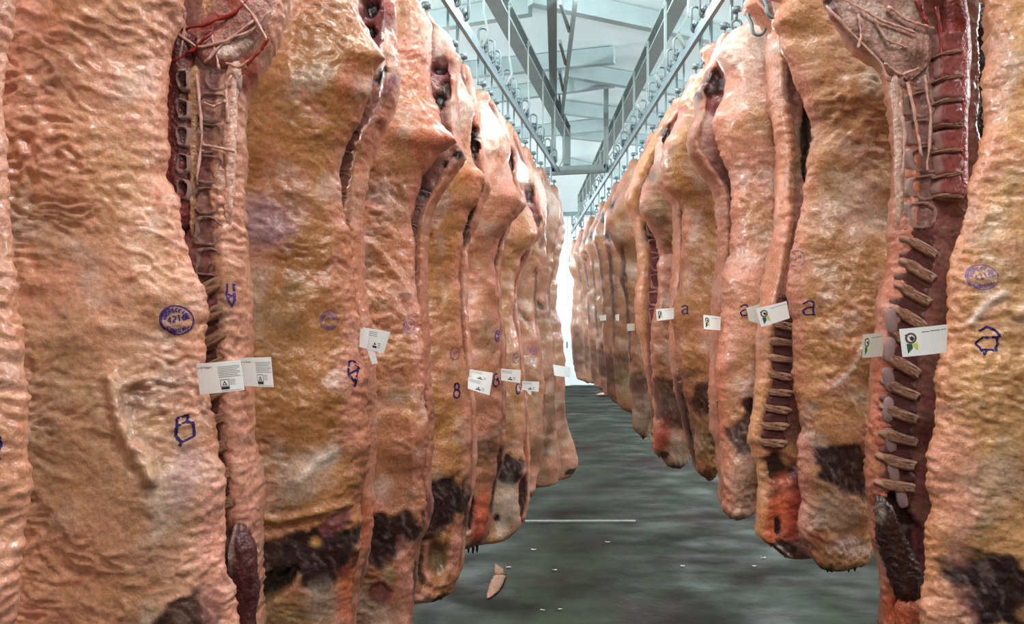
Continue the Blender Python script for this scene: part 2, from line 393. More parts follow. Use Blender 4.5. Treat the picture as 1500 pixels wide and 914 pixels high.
def body(name, Y, lo, hi, y0, y1, df, db, seed, base, patches=(), folds=(), wr=1.0, step=3.2, mat=None, parent=None,
         flat=2.6, edge_roll=None, inner=None, lump=1.0, kind=None, nback=14, stri=0.0, rim=0):
    """closed tapered body: outline lo/hi (left and right edge) down the height, bulge df to the front, db to the back"""
    ext = 22
    ys = [y0]
    while ys[-1] < y1:
        c = ys[-1]; ys.append(c + (step if -ext < c < 914 + ext else step * 4))
    ys = np.array(ys); nr = len(ys)
    xl, xr = smooth_tab(lo, ys, 1), smooth_tab(hi, ys, 1)
    z = EYE - (ys - CY) / F * Y
    xl, xr = (xl - CX) / F * Y, (xr - CX) / F * Y
    hw = np.maximum((xr - xl) / 2, .004); cx = (xl + xr) / 2
    wmax = hw.max() * 2
    nf = max(8, int(wmax / Y * F / step))
    a = np.linspace(-1, 1, nf); a = np.sign(a) * (1 - (1 - np.abs(a)) ** 1.35)          # denser at the edges
    bk = np.linspace(1, -1, nback + 2)[1:-1]
    S = np.concatenate([a, bk]); front = np.concatenate([np.ones(nf, bool), np.zeros(nback, bool)])
    prof = (1 - np.abs(S) ** flat).clip(0) ** .55
    t = (ys - y0) / (y1 - y0)
    dft = interp(df, t) if isinstance(df, (list, tuple)) else np.full(nr, df)
    dbt = interp(db, t) if isinstance(db, (list, tuple)) else np.full(nr, db)
    dft = np.minimum(dft, hw * 1.1); dbt = np.minimum(dbt, hw * 1.1)
    # rounded ends
    h = y1 - y0; capn = .05 / Y * F
    e = np.minimum((ys - y0) / capn, (y1 - ys) / capn).clip(0, 1); e = np.sqrt(1 - (1 - e) ** 2).clip(.02, 1)
    X = cx[:, None] + hw[:, None] * e[:, None] * S[None]
    Yc = np.where(front[None], -dft[:, None] * e[:, None] * prof[None], dbt[:, None] * e[:, None] * prof[None])
    Zc = np.repeat(z[:, None], len(S), 1)
    px = CX + F * X / Y; py = np.repeat(ys[:, None], len(S), 1)
    if edge_roll is not None:                          # fat roll standing proud along the aisle edge
        side, wroll, amp = edge_roll
        dist = (xr[:, None] - X) if side > 0 else (X - xl[:, None])
        Yc -= np.where(front[None], amp * np.exp(-((dist - wroll * .5) / (wroll * .42)) ** 2) * e[:, None], 0)
    nx, ns = X.shape[1], X.shape[0]
    V = np.stack([X, Yc + Y, Zc], -1)
    du = np.roll(V, -1, 1) - np.roll(V, 1, 1)
    dv = np.gradient(V, axis=0)
    nrm = np.cross(du, dv); nrm /= np.linalg.norm(nrm, axis=-1, keepdims=True) + 1e-9
    ctr = np.stack([cx, np.full(nr, Y), z], -1)[:, None]
    flip = np.sign(((V - ctr) * nrm).sum(-1).mean()); nrm *= flip
    seg = np.hypot(np.diff(X, axis=1), np.diff(Yc, axis=1)); arc = np.concatenate([np.zeros((nr, 1)), np.cumsum(seg, 1)], 1)
    u = cx[:, None] + arc - arc[:, nf // 2][:, None]; v = Zc      # distance along the skin
    wx = .03 * perlin(u * 6, v * 6, seed + 11); wy = .02 * perlin(u * 7, v * 7, seed + 12)
    wx2 = .014 * perlin(u * 15, v * 19, seed + 13); wy2 = .014 * perlin(u * 17, v * 15, seed + 14)
    n1 = 1 - 2 * np.abs(perlin((u + wx + wx2) * 27, (v + wy + wy2) * 50, seed))                 # wavy skin-like ridges
    n2 = perlin((u + wx + wx2) * 62, (v + wy + wy2) * 86, seed + 1)
    n3 = fbm(u * 5, v * 6, seed + 2, 2)
    n4 = np.maximum(0, perlin((u - wx) * 22, (v + wx) * 30, seed + 4))
    amp = .22 + .98 * sstep(-.35, .4, perlin(u * 3.4, v * 2.8, seed + 5))
    rope = np.maximum(0, 1 - 4.5 * np.abs(perlin((u + wx + wx2) * 13, (v + wy + wy2 + .3 * u) * 23, seed + 8))) ** 1.4 * sstep(-.15, .35, perlin(u * 4.1, v * 3.7, seed + 9))
    rimf = 1 - .55 * np.abs(S)[None] ** 8
    D = wr * rimf * (amp * (.0062 * n1 + .0026 * n2) + .0060 * n4 + .0055 * rope) + lump * .015 * n3
    edge_wob = .005 * perlin(u * 9 + 40, v * 16, seed + 6) + .004 * perlin(u * 30, v * 60, seed + 7)
    D += wr * edge_wob * np.abs(S)[None] ** 4
    if stri: D += stri * np.abs(perlin(u * 95, v * 7, seed + 8))
    # colour of the tissue; patches also paint in shine and crevice shade
    base = np.asarray(base)
    lo1 = fbm(u * 3.1, v * 2.2, seed + 20, 3)[..., None]; lo2 = fbm(u * 4.7, v * 5, seed + 21, 3)[..., None]
    colr = base * (ALB if wr > .3 else 1) * (1 + .20 * lo1)
    if wr > .3:
        colr = colr + (C['pink'] * .84 - colr) * sstep(.05, .65, lo2) * .42
        colr = colr + (C['yellow'] * .60 - colr) * sstep(.05, .7, -lo2) * .42
        lo3 = fbm(u * 5.5, v * 4.1, seed + 23, 3)[..., None]; lo4 = fbm(u * 6.5, v * 6.1, seed + 24, 3)[..., None]
        colr = colr + (C['olive'] * .72 - colr) * sstep(.15, .8, lo3) * .45
        colr = colr + (C['white'] * .74 - colr) * sstep(.15, .8, lo4) * .42
        if rim:
            dist = (xr[:, None] - X) if rim > 0 else (X - xl[:, None])
            colr = colr + (lin(214, 128, 106) * .86 - colr) * (.40 * sstep(.05, .0, dist + .012 * n2))[..., None]
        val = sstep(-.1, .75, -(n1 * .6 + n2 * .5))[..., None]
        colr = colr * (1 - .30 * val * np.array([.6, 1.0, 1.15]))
        fl = sstep(.62, .8, perlin(u * 21, v * 33, seed + 30))[..., None]
        colr = colr + (C['red'] * 1.1 - colr) * fl * .55
    if inner is not None:                               # cut face inside the fat rim: pale membrane over bone
        side, wroll = inner
        dist = (xr[:, None] - X) if side > 0 else (X - xl[:, None])
        m = sstep(wroll * .92, wroll * 1.12, dist + .006 * n2) * front[None]
        ic = C['membrane'] * (1 + .35 * fbm(u * 16, v * 22, seed + 40, 3))[..., None]
        ic = ic * .72  # darkened to paint in the shade of the crevice behind the fat side
        rd = sstep(.05, .5, fbm(u * 12, v * 15, seed + 41, 3))[..., None]
        ic = ic + (C['purple'] - ic) * rd * .7
        colr = colr + (ic - colr) * m[..., None]
        D = D * (1 - .3 * m)
    fr = front[None]
    for pt in patches:
        cx_, cy_, rx, ry, rot, cname = pt[:6]; st = pt[6] if len(pt) > 6 else 1.0; dep = pt[7] if len(pt) > 7 else 0.0
        ca, sa = math.cos(math.radians(rot)), math.sin(math.radians(rot))
        dx, dy = px - cx_, py - cy_
        r = np.sqrt(((dx * ca + dy * sa) / rx) ** 2 + ((-dx * sa + dy * ca) / ry) ** 2)
        wob = fbm(u * 13, v * 13, seed + 50 + int(cx_) % 7, 4) * .32
        hard = cname in ('lean_and_crevice', 'dark', 'purple')
        m = (sstep(1.12, .88, r + wob) if hard else sstep(1.3, .45, r + wob)) * fr * st
        pc = C[cname] * (1 + .25 * fbm(u * 18, v * 18, seed + 60, 3))[..., None]
        if cname == 'lean_and_crevice':
            wsp = sstep(.12, .7, fbm((u + .6 * v) * 42 + 60 * wx2, (v - .6 * u) * 15 + 50 * wy2, seed + 61, 4))[..., None]
            pc = pc + (lin(128, 108, 100) - pc) * wsp * .5
            D = D * (1 - .5 * m) + m * (.003 * fbm((u + .6 * v) * 42 + 60 * wx2, (v - .6 * u) * 18 + 50 * wy2, seed + 61, 3) - .006)
        if dep: D = D - m * dep
        colr = colr + (pc - colr) * m[..., None]
    for pts, w, am, *cn in folds:
        dmin = np.full(px.shape, 1e9)
        for p, q in zip(pts, pts[1:]):
            ax, ay = p; bx, by = q[0] - p[0], q[1] - p[1]
            tt = (((px - ax) * bx + (py - ay) * by) / (bx * bx + by * by + 1e-9)).clip(0, 1)
            dmin = np.minimum(dmin, np.hypot(px - ax - tt * bx, py - ay - tt * by))
        g = np.exp(-(dmin / w) ** 2) * fr
        D = D + am * g
        if cn: colr = colr + (C[cn[0]] - colr) * (g * .8)[..., None]
    D = D * e[:, None]
    V = V + nrm * D[..., None]
    colr = colr.clip(.004, .95)
    idx = np.arange(nr * nx).reshape(nr, nx); j2 = np.roll(idx, -1, 1)
    q = np.stack([idx[:-1], j2[:-1], j2[1:], idx[1:]], -1).reshape(-1, 4)
    # flat end caps as strips across the ring
    for row in (idx[0], idx[-1]):
        half = nback // 2
        bidx = row[nf:]; fidx = row[np.linspace(nf - 1, 0, nback).astype(int)]
        cap = np.stack([fidx[:-1], fidx[1:], bidx[1:], bidx[:-1]], -1)
        q = np.concatenate([q, cap])
    V = V.reshape(-1, 3)
    # which way do faces point?
    f0 = V[q[len(q) // 3]]; 
    cc = colr.reshape(-1, 3)
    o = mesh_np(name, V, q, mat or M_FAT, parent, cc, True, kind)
    me = o.data
    bm = bmesh.new(); bm.from_mesh(me); bmesh.ops.recalc_face_normals(bm, faces=bm.faces); bm.to_mesh(me); bm.free()
    me.polygons.foreach_set('use_smooth', [True] * len(me.polygons))
    o['_n'] = 0; del o['_n']
    BODY[o.name] = (V, q)
    return o
BODY = {}

# ------------------------------------------------------------------ ink stamps lying on a surface
GLYPH = {'0': [[(0, 0), (1, 0), (1, 1.5), (0, 1.5), (0, 0)]], '1': [[(.2, .25), (.55, 0), (.55, 1.5)]],
         '2': [[(0, .2), (.5, 0), (1, .3), (.9, .7), (0, 1.5), (1, 1.5)]], '4': [[(.8, 1.5), (.8, 0), (0, 1), (1.05, 1)]],
         '6': [[(.9, .1), (.3, .3), (0, 1), (.3, 1.5), (.8, 1.45), (1, 1), (.6, .75), (.1, .95)]],
         'I': [[(.5, 0), (.5, 1.5)]], 'N': [[(0, 1.5), (0, 0), (1, 1.5), (1, 0)]], 'S': [[(1, .2), (.5, 0), (0, .3), (.3, .7), (.8, .85), (1, 1.2), (.5, 1.5), (0, 1.3)]],
         'P': [[(0, 1.5), (0, 0), (.9, .1), (.9, .7), (0, .8)]], 'E': [[(1, 0), (0, 0), (0, 1.5), (1, 1.5)], [(0, .75), (.8, .75)]],
         'C': [[(1, .2), (.5, 0), (0, .5), (0, 1), (.5, 1.5), (1, 1.3)]], 'O': [[(.5, 0), (1, .4), (1, 1.1), (.5, 1.5), (0, 1.1), (0, .4), (.5, 0)]],
         'R': [[(0, 1.5), (0, 0), (.9, .1), (.9, .7), (0, .8), (1, 1.5)]], 'A': [[(0, 1.5), (.5, 0), (1, 1.5)], [(.2, 1), (.8, 1)]], 'L': [[(0, 0), (0, 1.5), (1, 1.5)]]}
def ink(name, target, lines, width, mat, Y, off=.0016, parent=True):
    """lines: pixel polylines on the body 'target'; laid as thin ribbons onto its skin"""
    V, q = BODY[target.name]
    allp = np.array([p for l in lines for p in l])
    x0, x1 = allp[:, 0].min() - 14, allp[:, 0].max() + 14; y0, y1 = allp[:, 1].min() - 14, allp[:, 1].max() + 14
    vpx = CX + F * V[:, 0] / Y; vpy = CY - F * (V[:, 2] - EYE) / Y
    ok = (vpx > x0) & (vpx < x1) & (vpy > y0) & (vpy < y1) & (V[:, 1] < Y + .01)
    sel = q[ok[q].any(1)]
    key = np.unique(sel); mp = {k: i for i, k in enumerate(key)}
    bvh = BVHTree.FromPolygons([tuple(V[k]) for k in key], [tuple(mp[i] for i in f) for f in sel])
    vs_, fs = [], []
    def hit(p):
        w = P(p[0], p[1], Y)
        r = bvh.ray_cast(Vector((w[0], Y - .6, w[2])), Vector((0, 1, 0)))
        return (w[0], r[0].y - off, w[2]) if r[0] is not None else None
    for l in lines:
        pts = []
        for a, b in zip(l, l[1:]):
            n = max(1, int(math.hypot(b[0] - a[0], b[1] - a[1]) / 1.3))
            for i in range(n): pts.append((a[0] + (b[0] - a[0]) * i / n, a[1] + (b[1] - a[1]) * i / n))
        pts.append(l[-1]); prev = None
        for i, p in enumerate(pts):
            a, b = pts[max(i - 1, 0)], pts[min(i + 1, len(pts) - 1)]
            dx, dy = b[0] - a[0], b[1] - a[1]; L = math.hypot(dx, dy) + 1e-6
            w = width * (.75 + .5 * abs(math.sin(p[0] * 1.7 + p[1] * .9)))
            o = (-dy / L * w / 2, dx / L * w / 2)
            A, B = hit((p[0] + o[0], p[1] + o[1])), hit((p[0] - o[0], p[1] - o[1]))
            if A and B:
                k = len(vs_); vs_ += [A, B]
                if prev is not None: fs.append((prev, prev + 1, k + 1, k))
                prev = k
            else: prev = None
    if not fs: return None
    o = mesh_np(name, np.array(vs_), np.array(fs), mat, target if parent else None, None, True)
    return o
def circ(cx, cy, rx, ry, a0=0, a1=360, n=36):
    return [(cx + rx * math.cos(math.radians(a)), cy + ry * math.sin(math.radians(a))) for a in np.linspace(a0, a1, n)]
def glyphs(text, fx):
    L = []
    for i, ch in enumerate(text):
        for st in GLYPH[ch]: L.append([fx(i, gx, gy) for gx, gy in st])
    return L
def round_stamp(target, cx, cy, rx, ry, Y, mat=None, full=True, tilt=-6):
    mat = mat or M_INK
    L = [circ(cx, cy, rx, ry, 140, 410, 40), circ(cx, cy, rx * .9, ry * .9, 100, 250, 20), circ(cx, cy, rx * .95, ry * .95, 40, 130, 20)]
    mid = []
    def dig(i, gx, gy):
        x = cx + (-.52 + i * .3 + gx * .2) * rx; y = cy + (-.24 + gy * .27 - i * .07) * ry; return x, y
    mid += glyphs('4216', dig)
    if full:
        t1, t2 = 'INSPECCION', 'CORRAL'
        def top(i, gx, gy):
            a = math.radians(186 + (i + gx * .62) * 168 / len(t1)); r = .82 - gy * .15
            return cx + rx * r * math.cos(a), cy + ry * r * math.sin(a)
        def bot(i, gx, gy):
            a = math.radians(142 - (i + gx * .62) * 120 / len(t2)); r = .58 + gy * .17
            return cx + rx * r * math.cos(a), cy + ry * r * math.sin(a)
        mid += glyphs(t1, top) + glyphs(t2, bot)
    w = max(.9, rx * .085)
    st = ink('inspection_stamp', target, L, w, mat, Y); le = ink('stamp_lettering', target, mid, w * .95, mat, Y)
    if st and le: le.parent = st

# ------------------------------------------------------------------ the two rows of beef sides
def outline(s, Y, E, ybot, W=.62, hid=None, shank=True, Wb=.6, shank_at=None):
    k = F / Y; E = sorted(E)
    Ef = lambda y: float(np.interp(y, [p[0] for p in E], [p[1] for p in E]))
    if shank:
        rx, ry = rail_px(-s, Y); ys = ry + .20 * k; hw = .055 * k; xs = rx - s * .022 * k
        if shank_at: xs, ys = shank_at
        E2 = [(ys, xs + s * hw), (ys + .05 * k, xs + s * hw * 1.1)] + [p for p in E if p[0] > ys + .07 * k]
        H = [(ys, xs - s * hw), (ys + .10 * k, xs - s * hw * 1.25)]
        yb0 = ys + .42 * k
    else:
        E2 = list(E); ys = E[0][0]; H = []; yb0 = ys
    if hid: H += [p for p in hid if p[0] > ys + .2 * k]
    else:
        for y in np.linspace(yb0, ybot, 14):
            f = 1.0 if ybot - y > .45 * k else Wb + (1 - Wb) * ((ybot - y) / (.45 * k))
            f *= .8 if y == yb0 and shank else 1
            H.append((y, Ef(y) - s * W * k * f))
    return (H, E2, ys) if s > 0 else (E2, H, ys)      # (low edge table, high edge table, top)

DFA = [(0, .05), (.10, .10), (.22, .17), (.42, .115), (.62, .15), (.85, .12), (1, .07)]
DBA = [(0, .05), (.2, .10), (.6, .08), (1, .05)]
DFB = [(0, .05), (.10, .08), (.25, .075), (.6, .07), (1, .05)]
SIDES = {}
def fat_side(key, s, Y, E, ybot, base, label, patches=(), folds=(), wr=1.0, W=.62, hid=None, step=3.2, seed=1, Wb=.6, grp=None, shank_at=None):
    lo, hi, y0 = outline(s, Y, E, ybot, W, hid, True, Wb, shank_at)
    o = body('beef_side', Y, lo, hi, y0, ybot, DFA, DBA, seed, base, patches, folds, wr, step, rim=s)
    tag(o, label, 'meat', grp or ('left row of hanging beef sides' if s > 0 else 'right row of hanging beef sides'))
    SIDES[key] = (o, Y); return o
def superq(name, d, mat, e=.55, nu=14, nv=9):
    V, fs = [], []
    sg = lambda a, p: math.copysign(abs(a) ** p, a)
    for i in range(nv + 1):
        ph = -math.pi / 2 + math.pi * i / nv
        for j in range(nu):
            th = 2 * math.pi * j / nu
            n = 1 + .07 * math.sin(3 * th + 2 * i) * math.cos(ph)
            V.append((d[0] / 2 * n * sg(math.cos(ph), e) * sg(math.cos(th), e), d[1] / 2 * sg(math.cos(ph), e) * sg(math.sin(th), e), d[2] / 2 * n * sg(math.sin(ph), e)))
    for i in range(nv):
        for j in range(nu): fs.append((i * nu + j, i * nu + (j + 1) % nu, (i + 1) * nu + (j + 1) % nu, (i + 1) * nu + j))
    me = bpy.data.meshes.new(name); me.from_pydata(V, [], fs); me.update()
    me.polygons.foreach_set('use_smooth', [True] * len(me.polygons)); me.materials.append(mat); return me
def organic_piece(name, kind, seed, nu=20, nr=7):
    """unit-sized cut piece: pale rim round a dark hollow (vertebra), a dark bar (rib_meat) or a pitted pale bar (rib)"""
    rn = random.Random(seed); V, cols, fs = [], [], []
    sg = lambda a, p: math.copysign(abs(a) ** p, a)
    ph = [rn.uniform(0, 6.28) for _ in range(6)]
    rad = [1.0, .93, .80, .66, .50, .30, .12]
    dep = dict(vertebra=[.5, .05, -.42, -.10, .22, .30, .26], rib_meat=[.5, -.1, -.36, -.42, -.40, -.38, -.36], rib=[.5, -.05, -.38, -.48, -.5, -.5, -.5], loin=[.5, -.1, -.40, -.46, -.44, -.42, -.40])[kind]
    for k in range(nr):
        for m in range(nu):
            a = 2 * math.pi * m / nu
            w = 1 + .07 * math.sin(3 * a + ph[0]) + .06 * math.sin(5 * a + ph[1]) + (.10 * math.sin(2 * a + ph[2] + k) if k > 2 else 0)
            x, z = .5 * rad[k] * w * sg(math.cos(a), .6), .5 * rad[k] * w * sg(math.sin(a), .6)
            n = float(perlin(np.array(x * 6 + seed * 3.1), np.array(z * 6 + k * .2), seed)); n2 = float(perlin(np.array(x * 13), np.array(z * 13), seed + 5))
            V.append((x, dep[k] + .16 * n + (.10 * n2 if k > 1 else 0), z))
            if kind == 'vertebra':
                t = sstep(.78, .56, rad[k] + .16 * n); c = lin(204, 162, 150) * (1 - t) + lin(94, 48, 46) * t
                if n2 > .2 and k > 2: c = lin(190, 156, 146)
            elif kind == 'loin':
                c = lin(166, 84, 80) * (1 + .35 * n2); c = c if k > 1 else lin(206, 156, 146)
            elif kind == 'rib_meat':
                c = lin(104, 52, 48) * (1 + .5 * n2); c = c if k > 1 else lin(150, 100, 90)
            else:
                c = lin(190, 142, 112) * (1 + .25 * n); c = c if n2 < .2 else lin(140, 88, 70)
            cols.append(np.clip(c, .01, .9))
    for k in range(nr - 1):
        for m in range(nu): fs.append((k * nu + m, k * nu + (m + 1) % nu, (k + 1) * nu + (m + 1) % nu, (k + 1) * nu + m))
    fs.append(tuple((nr - 1) * nu + m for m in range(nu)))
    me = bpy.data.meshes.new(name); me.from_pydata(V, [], fs); me.update()
    at = me.color_attributes.new('Col', 'FLOAT_COLOR', 'POINT')
    for q, c in enumerate(cols): at.data[q].color = tuple(c) + (1,)
    bm = bmesh.new(); bm.from_mesh(me); bmesh.ops.recalc_face_normals(bm, faces=bm.faces)
    if sum(f.normal.y for f in bm.faces) > 0: bmesh.ops.reverse_faces(bm, faces=bm.faces)
    bm.to_mesh(me); bm.free()
    me.polygons.foreach_set('use_smooth', [True] * len(me.polygons)); me.materials.append(M_MEAT); return me
MV = [organic_piece('vertebra', 'vertebra', q) for q in range(5)]
MG = [organic_piece('rib_meat', 'rib_meat', q + 9) for q in range(4)]; MR = [organic_piece('rib', 'rib', q + 19) for q in range(4)]
ML = [organic_piece('muscle_block', 'loin', q + 31) for q in range(4)]
ME_DISC = superq('disc', (1, 1, 1), M_CART, .8, 12, 7)
def piece(name, me, parent, loc, dim, rot=0.0):
    o = bpy.data.objects.new(name, me); COL.objects.link(o); o.parent = parent
    o.location = loc; o.scale = dim; o.rotation_euler = (0, rot, 0); return o
def cut_side(key, s, Y, E, EA, ybot, base, label, roll=.045, vert=None, ribs=None, wv=.072, pitch=.074, patches=(), folds=(), gap=.10,
             hid=None, shank=True, seed=1, step=3.2, wr=.9, slope=.5, shank_at=None):
    k = F / Y
    Ef = lambda y: float(np.interp(y, [p[0] for p in sorted(E)], [p[1] for p in sorted(E)]))
    if hid is None:
        hid = []
        Af = lambda y: float(np.interp(y, [p[0] for p in sorted(EA)], [p[1] for p in sorted(EA)]))
        y0h = sorted(EA)[0][0]
        for y in np.linspace(max(y0h, rail_px(-s, Y)[1] + .62 * k), ybot, 40):
            f = 1 if ybot - y > .3 * k else .4 + .6 * (ybot - y) / (.3 * k)
            x = Af(y) - s * gap * k * f
            if s > 0: x = min(x, Ef(y) - .12 * k * f)
            else: x = max(x, Ef(y) + .12 * k * f)
            hid.append((y, x))
    lo, hi, y0 = outline(s, Y, E, ybot, .3, hid, shank, .6, shank_at)
    o = body('split_beef_side', Y, lo, hi, y0, ybot, DFB, .10, seed, base, patches, folds, wr, step, flat=5, edge_roll=(s, roll, .022), rim=s,
             inner=(s, roll), lump=.45)
    tag(o, label, 'meat', 'left row of hanging beef sides' if s > 0 else 'right row of hanging beef sides')
    SIDES[key] = (o, Y)
    rnd = random.Random(seed)
    yf = Y - .068
    if vert:
        y = vert[0]
        while y < vert[1]:
            xc = Ef(y) - s * (roll + wv * .52) * k; w = P(xc, y, yf - .002)
            piece('vertebra', rnd.choice(MV), o, w, (s * wv * rnd.uniform(.98, 1.12), .034, pitch * rnd.uniform(.94, 1.08)), s * rnd.uniform(-.05, .2))
            y += pitch * k
    if ribs:
        y = ribs[0]; p2 = pitch * .86
        while y < ribs[1]:
            t = (y - ribs[0]) / max(1, ribs[1] - ribs[0]); L = .11
            xc = Ef(y) - s * (roll + L * .5) * k; w = P(xc, y, yf + .004)
            ang = -s * slope * (1 - .75 * max(0, t - .4) / .6)
            piece('rib_meat', rnd.choice(MG), o, w, (L * rnd.uniform(.92, 1.08), .03, p2 * rnd.uniform(.60, .74)), ang + rnd.uniform(-.06, .06))
            w = P(xc, y + p2 * k * .5, yf - .004); piece('rib', rnd.choice(MR), o, w, (L * 1.12, .036, p2 * rnd.uniform(.46, .58)), ang + rnd.uniform(-.05, .05))
            y += p2 * k
    return o
T = lambda *a: list(a)
# ---- traced outlines (pixel rows and columns of each side's edge on the aisle, at that side's own distance)
EL1 = T((-300, 26), (0, 22), (100, 17), (200, 9), (300, 12), (400, 18), (460, 22), (500, 27), (600, 37), (700, 36), (800, 33), (914, 30), (1500, 0))
EL2 = T((-500, 330), (-200, 300), (0, 275), (50, 262), (100, 248), (150, 242), (200, 243), (262, 247), (300, 262), (350, 276), (400, 289), (460, 300), (500, 301), (530, 298), (570, 303), (600, 305), (640, 313), (690, 327), (740, 334), (800, 335), (860, 343), (914, 350), (1430, 330))
EL2B = T((-150, 425), (0, 430), (50, 415), (100, 385), (130, 368), (170, 361), (200, 360), (300, 357), (350, 360), (400, 363), (450, 367), (500, 366), (550, 368), (600, 369), (650, 372), (700, 380), (750, 382), (800, 383), (860, 382), (914, 380), (1350, 360))
EL3 = T((-120, 540), (0, 528), (25, 530), (40, 539), (63, 546), (80, 560), (87, 569), (110, 552), (140, 545), (160, 532), (200, 516), (230, 504), (270, 499), (300, 501), (325, 506), (340, 513), (400, 519), (450, 525), (500, 531), (550, 535), (600, 537), (650, 538), (700, 536), (740, 530), (800, 528), (850, 520), (914, 512), (1130, 500))
EL3B = T((-140, 560), (0, 570), (10, 578), (30, 580), (60, 578), (100, 584), (120, 587), (150, 583), (180, 570), (200, 555), (240, 541), (280, 535), (320, 531), (340, 533), (400, 531), (430, 535), (470, 545), (500, 547), (550, 549), (600, 552), (650, 552), (700, 550), (780, 546), (830, 536), (880, 526), (914, 520), (1090, 510))
EL4 = T((-40, 618), (0, 622), (40, 632), (70, 634), (95, 628), (116, 629), (137, 633), (155, 638), (169, 642), (188, 652), (199, 666), (208, 676), (219, 658), (224, 644), (245, 631), (259, 619), (280, 616), (297, 610), (322, 605), (346, 604), (367, 607), (400, 610), (450, 614), (500, 618), (550, 622), (600, 625), (650, 625), (700, 622), (740, 624), (770, 621), (790, 612), (820, 610), (860, 607), (930, 600))
EL4B = T((-20, 632), (30, 652), (50, 658), (75, 667), (100, 668), (120, 670), (137, 671), (200, 673), (231, 684), (250, 670), (271, 658), (287, 647), (304, 638), (322, 631), (350, 628), (400, 628), (430, 626), (470, 628), (500, 630), (550, 632), (600, 636), (650, 635), (690, 632), (726, 634), (747, 636), (765, 631), (790, 616), (834, 612), (857, 610), (890, 605), (930, 602))
EL5 = T((110, 672), (129, 682), (148, 694), (165, 698), (180, 691), (210, 686), (228, 691), (243, 697), (255, 707), (261, 710), (275, 703), (294, 698), (315, 687), (336, 682), (367, 675), (400, 672), (440, 675), (500, 678), (540, 684), (600, 690), (650, 693), (700, 690), (726, 692), (747, 682), (765, 677), (790, 678), (844, 675), (857, 664), (881, 659))
EL5B = T((130, 696), (148, 700), (162, 703), (200, 706), (220, 710), (250, 714), (276, 720), (289, 712), (308, 707), (332, 698), (346, 689), (367, 686), (400, 684), (450, 686), (500, 690), (550, 694), (600, 697), (640, 698), (690, 698), (720, 694), (760, 684), (800, 680), (840, 676))
EL6 = T((150, 712), (175, 724), (190, 735), (207, 747), (225, 747), (236, 744), (257, 749), (278, 758), (295, 770), (313, 759), (334, 744), (349, 731), (371, 729), (382, 724), (400, 726), (427, 726), (462, 732), (500, 735), (592, 735), (651, 734), (677, 727), (697, 726), (712, 722), (743, 716), (776, 716), (795, 703), (806, 696))
EL6B = T((170, 735), (190, 744), (208, 749), (222, 756), (238, 758), (259, 757), (285, 765), (301, 772), (306, 768), (325, 752), (354, 740), (385, 735), (410, 732), (450, 736), (500, 741), (598, 741), (648, 741), (677, 738), (710, 727), (760, 720), (785, 716))
EL7 = T((200, 750), (231, 760), (250, 775), (268, 776), (280, 768), (299, 772), (316, 780), (332, 787), (345, 787), (361, 777), (380, 763), (400, 758), (419, 753), (452, 752), (494, 758), (566, 765), (598, 770), (648, 768), (690, 770), (703, 760), (730, 760), (772, 762), (788, 742), (796, 735))
EL7B = T((245, 777), (262, 782), (278, 787), (292, 790), (306, 794), (325, 798), (350, 791), (357, 783), (382, 773), (396, 766), (419, 758), (448, 757), (500, 764), (598, 774), (664, 776), (710, 776), (735, 776), (760, 770))
EL8 = T((225, 775), (250, 787), (281, 802), (309, 800), (334, 801), (360, 801), (389, 797), (424, 786), (452, 786), (469, 788), (533, 796), (598, 798), (631, 800), (664, 793), (697, 787), (720, 786), (732, 776))
EL9 = T((250, 793), (281, 810), (300, 820), (320, 823), (360, 813), (400, 808), (450, 806), (500, 811), (540, 814), (615, 812), (664, 820), (690, 822), (712, 815))
EL10 = T((275, 812), (310, 826), (350, 826), (400, 816), (450, 815), (500, 825), (540, 828), (615, 828), (641, 838), (674, 848), (690, 842), (702, 836))
ER1 = T((-300, 1440), (0, 1440), (50, 1442), (150, 1440), (200, 1438), (250, 1430), (280, 1420), (310, 1412), (350, 1402), (400, 1391), (457, 1385), (500, 1386), (530, 1376), (570, 1370), (600, 1369), (650, 1363), (700, 1360), (740, 1362), (780, 1355), (830, 1352), (914, 1350), (1080, 1360))
ER1B = T((-100, 1180), (0, 1203), (40, 1228), (75, 1255), (95, 1293), (130, 1302), (180, 1308), (230, 1312), (300, 1309), (330, 1305), (370, 1303), (400, 1298), (440, 1290), (485, 1285), (520, 1280), (560, 1276), (600, 1274), (650, 1271), (700, 1270), (740, 1274), (790, 1277), (820, 1290), (870, 1293), (914, 1293), (1000, 1296))
ER2 = T((-30, 1154), (0, 1150), (36, 1134), (72, 1145), (116, 1164), (144, 1176), (168, 1181), (200, 1188), (230, 1184), (260, 1180), (300, 1176), (340, 1165), (375, 1155), (425, 1152), (457, 1157), (536, 1162), (605, 1167), (642, 1172), (727, 1178), (780, 1174), (800, 1178), (822, 1188))
ER2B = T((-30, 1118), (0, 1124), (48, 1126), (79, 1123), (100, 1126), (144, 1127), (188, 1135), (217, 1139), (280, 1137), (330, 1136), (360, 1131), (400, 1125), (435, 1118), (483, 1110), (562, 1108), (600, 1102), (642, 1097), (668, 1107), (705, 1113), (752, 1109), (784, 1110), (800, 1128), (815, 1144))
ER3 = T((-40, 1146), (-20, 1136), (0, 1122), (31, 1093), (48, 1076), (62, 1060), (80, 1050), (105, 1058), (120, 1063), (139, 1058), (173, 1043), (180, 1040), (209, 1046), (233, 1055), (260, 1068), (292, 1074), (328, 1073), (359, 1070), (388, 1063), (424, 1055), (460, 1054), (531, 1049), (592, 1053), (647, 1056), (696, 1058), (745, 1057), (758, 1062))
